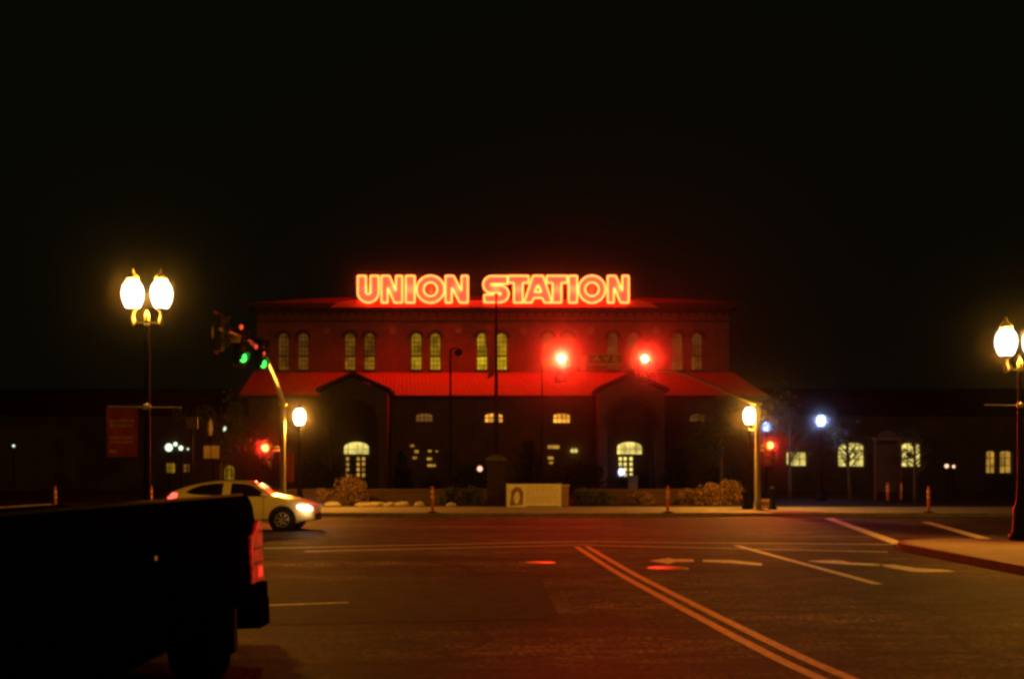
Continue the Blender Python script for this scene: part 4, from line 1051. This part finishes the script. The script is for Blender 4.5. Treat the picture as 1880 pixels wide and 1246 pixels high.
for sg_ in (-1, 1):
    side_patch([(1.36, 1.02, 1.05), (1.6, 1.015, 1.21), (1.85, 1.015, 1.345), (2.1, 1.02, 1.39), (2.42, 1.03, 1.405)], 'side_window', M_glass, sg_)
    side_patch([(2.66, 1.035, 1.405), (2.95, 1.045, 1.395), (3.3, 1.06, 1.345), (3.55, 1.08, 1.26), (3.72, 1.13, 1.16)], 'side_window', M_glass, sg_)
    b = MB()
    for uw in (.9, 3.5): b.lathe_y(-uw, .345, [(.30, sg_*.5), (.40, sg_*.52), (.405, sg_*.885), (.395, sg_*.892), (.30, sg_*.892)], 26)
    b.build('wheel_arch', M_black, car)
    for uw in (.9, 3.5): wheel(car, -uw, sg_*.80, .325, .2, sg_)
    b = MB(); b.lathe(-1.42, sg_*.98, [(.02, 1.0), (.09, 1.03), (.10, 1.10), (.03, 1.14)], 10); b.box(-1.45, -1.38, min(sg_*.86, sg_*.95), max(sg_*.86, sg_*.95), 1.02, 1.06); b.build('wing_mirror', M_car, car)
    b = MB()
    for uu in (2.15, 3.05): b.box(-uu-.12, -uu+.06, min(sg_*.88, sg_*.915), max(sg_*.88, sg_*.915), .90, .93)
    b.build('door_handle', M_chrome, car)
    b = MB(); 
    for uu in (1.45, 2.54): b.box(-uu-.006, -uu+.006, min(sg_*.872, sg_*.8845), max(sg_*.872, sg_*.8845), .35, .98)
    b.box(-3.05, -1.3, min(sg_*.872, sg_*.886), max(sg_*.872, sg_*.886), .30, .34)
    b.build('door_seam', M_black, car)
    side_patch([(.06, .60, .68), (.16, .60, .74), (.34, .62, .755), (.46, .68, .74)], 'headlight', E_head, sg_, .012)
    lamp_light(car, (-.12, sg_*.9, .69), 10, (1, .62, .4), .05)
    side_patch([(4.0, 1.0, 1.12), (4.15, .94, 1.12), (4.3, .92, 1.0)], 'tail_light', E_tail, sg_, .012)
def top_patch(u0, u1, k, name, m):
    b = MB(); vs = []; fs = []; n_ = 8
    for i in range(n_+1):
        u = u0+(u1-u0)*i/n_; w = hw_at(u, interp(top, u)-.001)*k; z = interp(top, u)
        for j in range(7): q = -1+2*j/6; vs.append((-u-(.0), q*w, z+.028-.02*abs(q)))
    for i in range(n_):
        for j in range(6): fs.append((i*7+j, i*7+j+1, (i+1)*7+j+1, (i+1)*7+j))
    b.add(vs, fs, True); b.build(name, m, car)
top_patch(1.26, 1.95, .86, 'windscreen', M_glass); top_patch(3.35, 4.2, .8, 'rear_window', M_glass)
b = MB(); b.box(-.12, .015, -.5, .5, .3, .5); b.build('front_grille', M_black, car)

# --- truck: parked facing the viewer; local = world offset, side plane at x=XT
XT, YR, ZT = -2.44, 10.7, 1.50
truck = thing('pickup_truck', 'black long bed pickup truck filling the lower left with red tail light', 'truck', (XT-1.0, YR, -.035))
Wd = 2.0
def TL(mb, name, m, parent=truck): return mb.build(name, m, parent)
# open bed: two flared side walls, floor and tailgate
def bedside(sx, ztop):
    pr = [(1.0, .5), (.995, .9), (.985, ztop-.25), (.965, ztop-.09), (.94, ztop-.02), (.90, ztop), (.84, ztop), (.82, ztop-.05), (.82, .62), (.80, .42), (.97, .42)]
    b = MB(); ys = [(0, .962, -.10), (-.06, .985, -.03), (-.2, 1, 0), (-5.6, 1, 0)]; vs = []; fs = []; n = len(pr)
    for y, k, dz in ys:
        for x, z in pr: vs.append((sx*x*(k if x > .9 else 1), y, z+(dz if z > 1 else 0)))
    for i in range(3):
        for k in range(n): fs.append((i*n+k, i*n+(k+1) % n, (i+1)*n+(k+1) % n, (i+1)*n+k))
    fs += [tuple(range(n)), tuple(3*n+k for k in range(n))]
    b.add(vs, fs); return TL(b, 'bed_side', M_truck)
bedside(1, 1.50); bedside(-1, 1.46)
b = MB(); b.box(-.815, .815, -5.6, -.05, .62, .70); TL(b, 'bed_floor', M_truck)
for s_ in (-1, 1):
    b = MB(); b.tube([(s_*.91, -.3, 1.498 if s_ > 0 else 1.458), (s_*.91, -5.55, 1.498 if s_ > 0 else 1.458)], .016, 6)
    TL(b, 'bed_rail', mat('rail_metal', (.06, .06, .035), .8, spec=.1))
b = MB(); b.box(-.80, .80, -.03, .035, .62, 1.37); tg = TL(b, 'tailgate', M_truck)
b = MB(); b.box(-.14, .14, .036, .06, 1.2, 1.28); b.build('tailgate_handle', M_chrome, tg)
for s_ in (-1, 1):
    b = MB(); 
    xo = s_*1.012
    vs = []
    yz = [(-.42, .66), (-.42, 1.10), (-.26, 1.13), (-.10, 1.24), (.0, 1.24), (.05, 1.1), (.055, .66)]
    pr_ = [(s_*1.012, y, z) for y, z in yz]; pi_ = [(s_*.80, y, z) for y, z in yz]
    nn = len(yz); b.add(pr_+pi_, [tuple(range(nn)), tuple(range(nn, 2*nn))]+[(i, (i+1) % nn, nn+(i+1) % nn, nn+i) for i in range(nn)])
    tl = TL(b, 'tail_light', E_ttail)
    h = MB(); h.box(min(s_*1.013, s_*1.02), max(s_*1.013, s_*1.02), -.17, -.02, .70, .80); h.build('bulb', E_ttail_hot, tl)
    h = MB(); h.lathe_y(0, 0, [(.02, s_*1.02), (.018, s_*1.035), (.004, s_*1.04)], 10, axis='x')
    o = h.build('lens_glint', mat('glint_bright', (.9, .75, .5), .25, .4), tl); o.location = (0, -.07, 1.14)  # added bright bead, standing in for a reflection on the lens
    h = MB(); 
    for z_ in (.84, .98): h.box(min(s_*1.013, s_*1.017), max(s_*1.013, s_*1.017), -.34, .0, z_-.012, z_+.012)
    h.build('divider', mat('lens_trim', (.05, .005, .005), .4), tl)
    b = MB(); b.lathe_y(-1.62, .48, [(.42, s_*.7), (.50, s_*.72), (.505, s_*1.01), (.47, s_*1.022), (.42, s_*1.022)], 26, axis='x'); TL(b, 'wheel_arch', M_truck)
    wb = MB(); r = .40
    wb.lathe_y(0, 0, [(r*.62, -.13), (r*.93, -.13), (r, -.1), (r, .1), (r*.93, .13), (r*.62, .13)], 28, axis='x'); wh = TL(wb, 'wheel', mat('truck_tyre', (.006, .006, .006), .9, spec=0)); wh.location = (s_*.86, -1.62, r)
    rb = MB(); f = s_*.13; rb.lathe_y(0, 0, [(r*.62, f*.1), (r*.62, f), (r*.55, f*1.02), (r*.5, f*.6), (.02, f*.6)], 24, axis='x')
    rb.build('rim', mat('dark_rim', (.004, .004, .004), .8, spec=0), wh)
b = MB(); b.box(-.97, .975, .0, .42, .18, .44); b.box(-.97, .99, -.1, .3, .44, .62); TL(b, 'rear_bumper', mat('bumper_black', (.004, .004, .004), .7, spec=0))
b = MB(); b.box(.86, 1.0, -1.1, -.98, .12, .5); TL(b, 'mud_flap', M_rubber)
b = MB(); b.tube([(-.1, .55, .5), (.3, .6, .22)], .03, 6); b.box(-.05, .05, .4, .75, .3, .36); TL(b, 'tow_hitch', M_iron)
b = MB(); b.box(1.003, 1.012, -3.19, -3.13, 1.10, 1.13); TL(b, 'side_marker', mat('marker_chrome', (.6, .7, .4), .3, .5))
# cab and bonnet continue towards the viewer, out of the frame
b = MB(); b.box(-.98, .98, -8.3, -5.62, .42, 1.35); b.add([(-.93, -5.7, 1.351), (.93, -5.7, 1.351), (.93, -7.7, 1.351), (-.93, -7.7, 1.351), (-.76, -5.85, 1.9), (.76, -5.85, 1.9), (.76, -7.1, 1.9), (-.76, -7.1, 1.9)], [(0, 3, 2, 1), (4, 5, 6, 7), (0, 1, 5, 4), (1, 2, 6, 5), (2, 3, 7, 6), (3, 0, 4, 7)])
b.box(-.95, .95, -9.3, -8.301, .45, 1.2); TL(b, 'cab', M_truck)

# ------------------------------------------------------------------ thin mist added for the glow around lamps
MIST = 0.0010
hz = MB(); hz.box(-330, 330, -45, 425, -1.1, 60)
m = bpy.data.materials.new('haze_air'); m.use_nodes = True; nt = m.node_tree
for n_ in list(nt.nodes):
    if n_.type != 'OUTPUT_MATERIAL': nt.nodes.remove(n_)
pv = nt.nodes.new('ShaderNodeVolumePrincipled'); pv.inputs['Density'].default_value = MIST; pv.inputs['Color'].default_value = (.9, .9, .9, 1); pv.inputs['Anisotropy'].default_value = .9978
nt.links.new(pv.outputs[0], [x for x in nt.nodes if x.type == 'OUTPUT_MATERIAL'][0].inputs['Volume'])
ho = hz.build('haze', m); ho['kind'] = 'stuff'

# ------------------------------------------------------------------ world, lights, camera
w = bpy.data.worlds.new('World'); sc.world = w; w.use_nodes = True; nt = w.node_tree
bg = nt.nodes['Background']
sky = nt.nodes.new('ShaderNodeTexSky'); sky.sky_type = 'NISHITA'; sky.sun_disc = False; sky.sun_elevation = R(2); sky.sun_rotation = R(200)
mx = nt.nodes.new('ShaderNodeMix'); mx.data_type = 'RGBA'; mx.inputs['Factor'].default_value = .985
mx.inputs['B'].default_value = (1.0, 1.05, .42, 1)
nt.links.new(sky.outputs[0], mx.inputs['A']); nt.links.new(mx.outputs['Result'], bg.inputs['Color'])
bg.inputs['Strength'].default_value = .0019
cam = bpy.data.cameras.new('camera'); co_ = bpy.data.objects.new('camera', cam); COL.objects.link(co_)
co_.location = (0, 0, CH); co_.rotation_euler = (R(90), 0, 0)
cam.sensor_width = 36; cam.lens = 36*F/1880; cam.shift_y = (HY-623)/1880; cam.clip_end = 2000; cam.clip_start = .05
sc.camera = co_
sc.view_settings.view_transform = 'Standard'; sc.view_settings.look = 'None'
sc.cycles.filter_width = 2.9
sc.cycles.max_bounces = 4; sc.cycles.diffuse_bounces = 2; sc.cycles.glossy_bounces = 2; sc.cycles.volume_bounces = 0
sc.cycles.sample_clamp_indirect = 4
sc.cycles.use_denoising = True
truck.rotation_euler = (0, R(-1.8), 0)
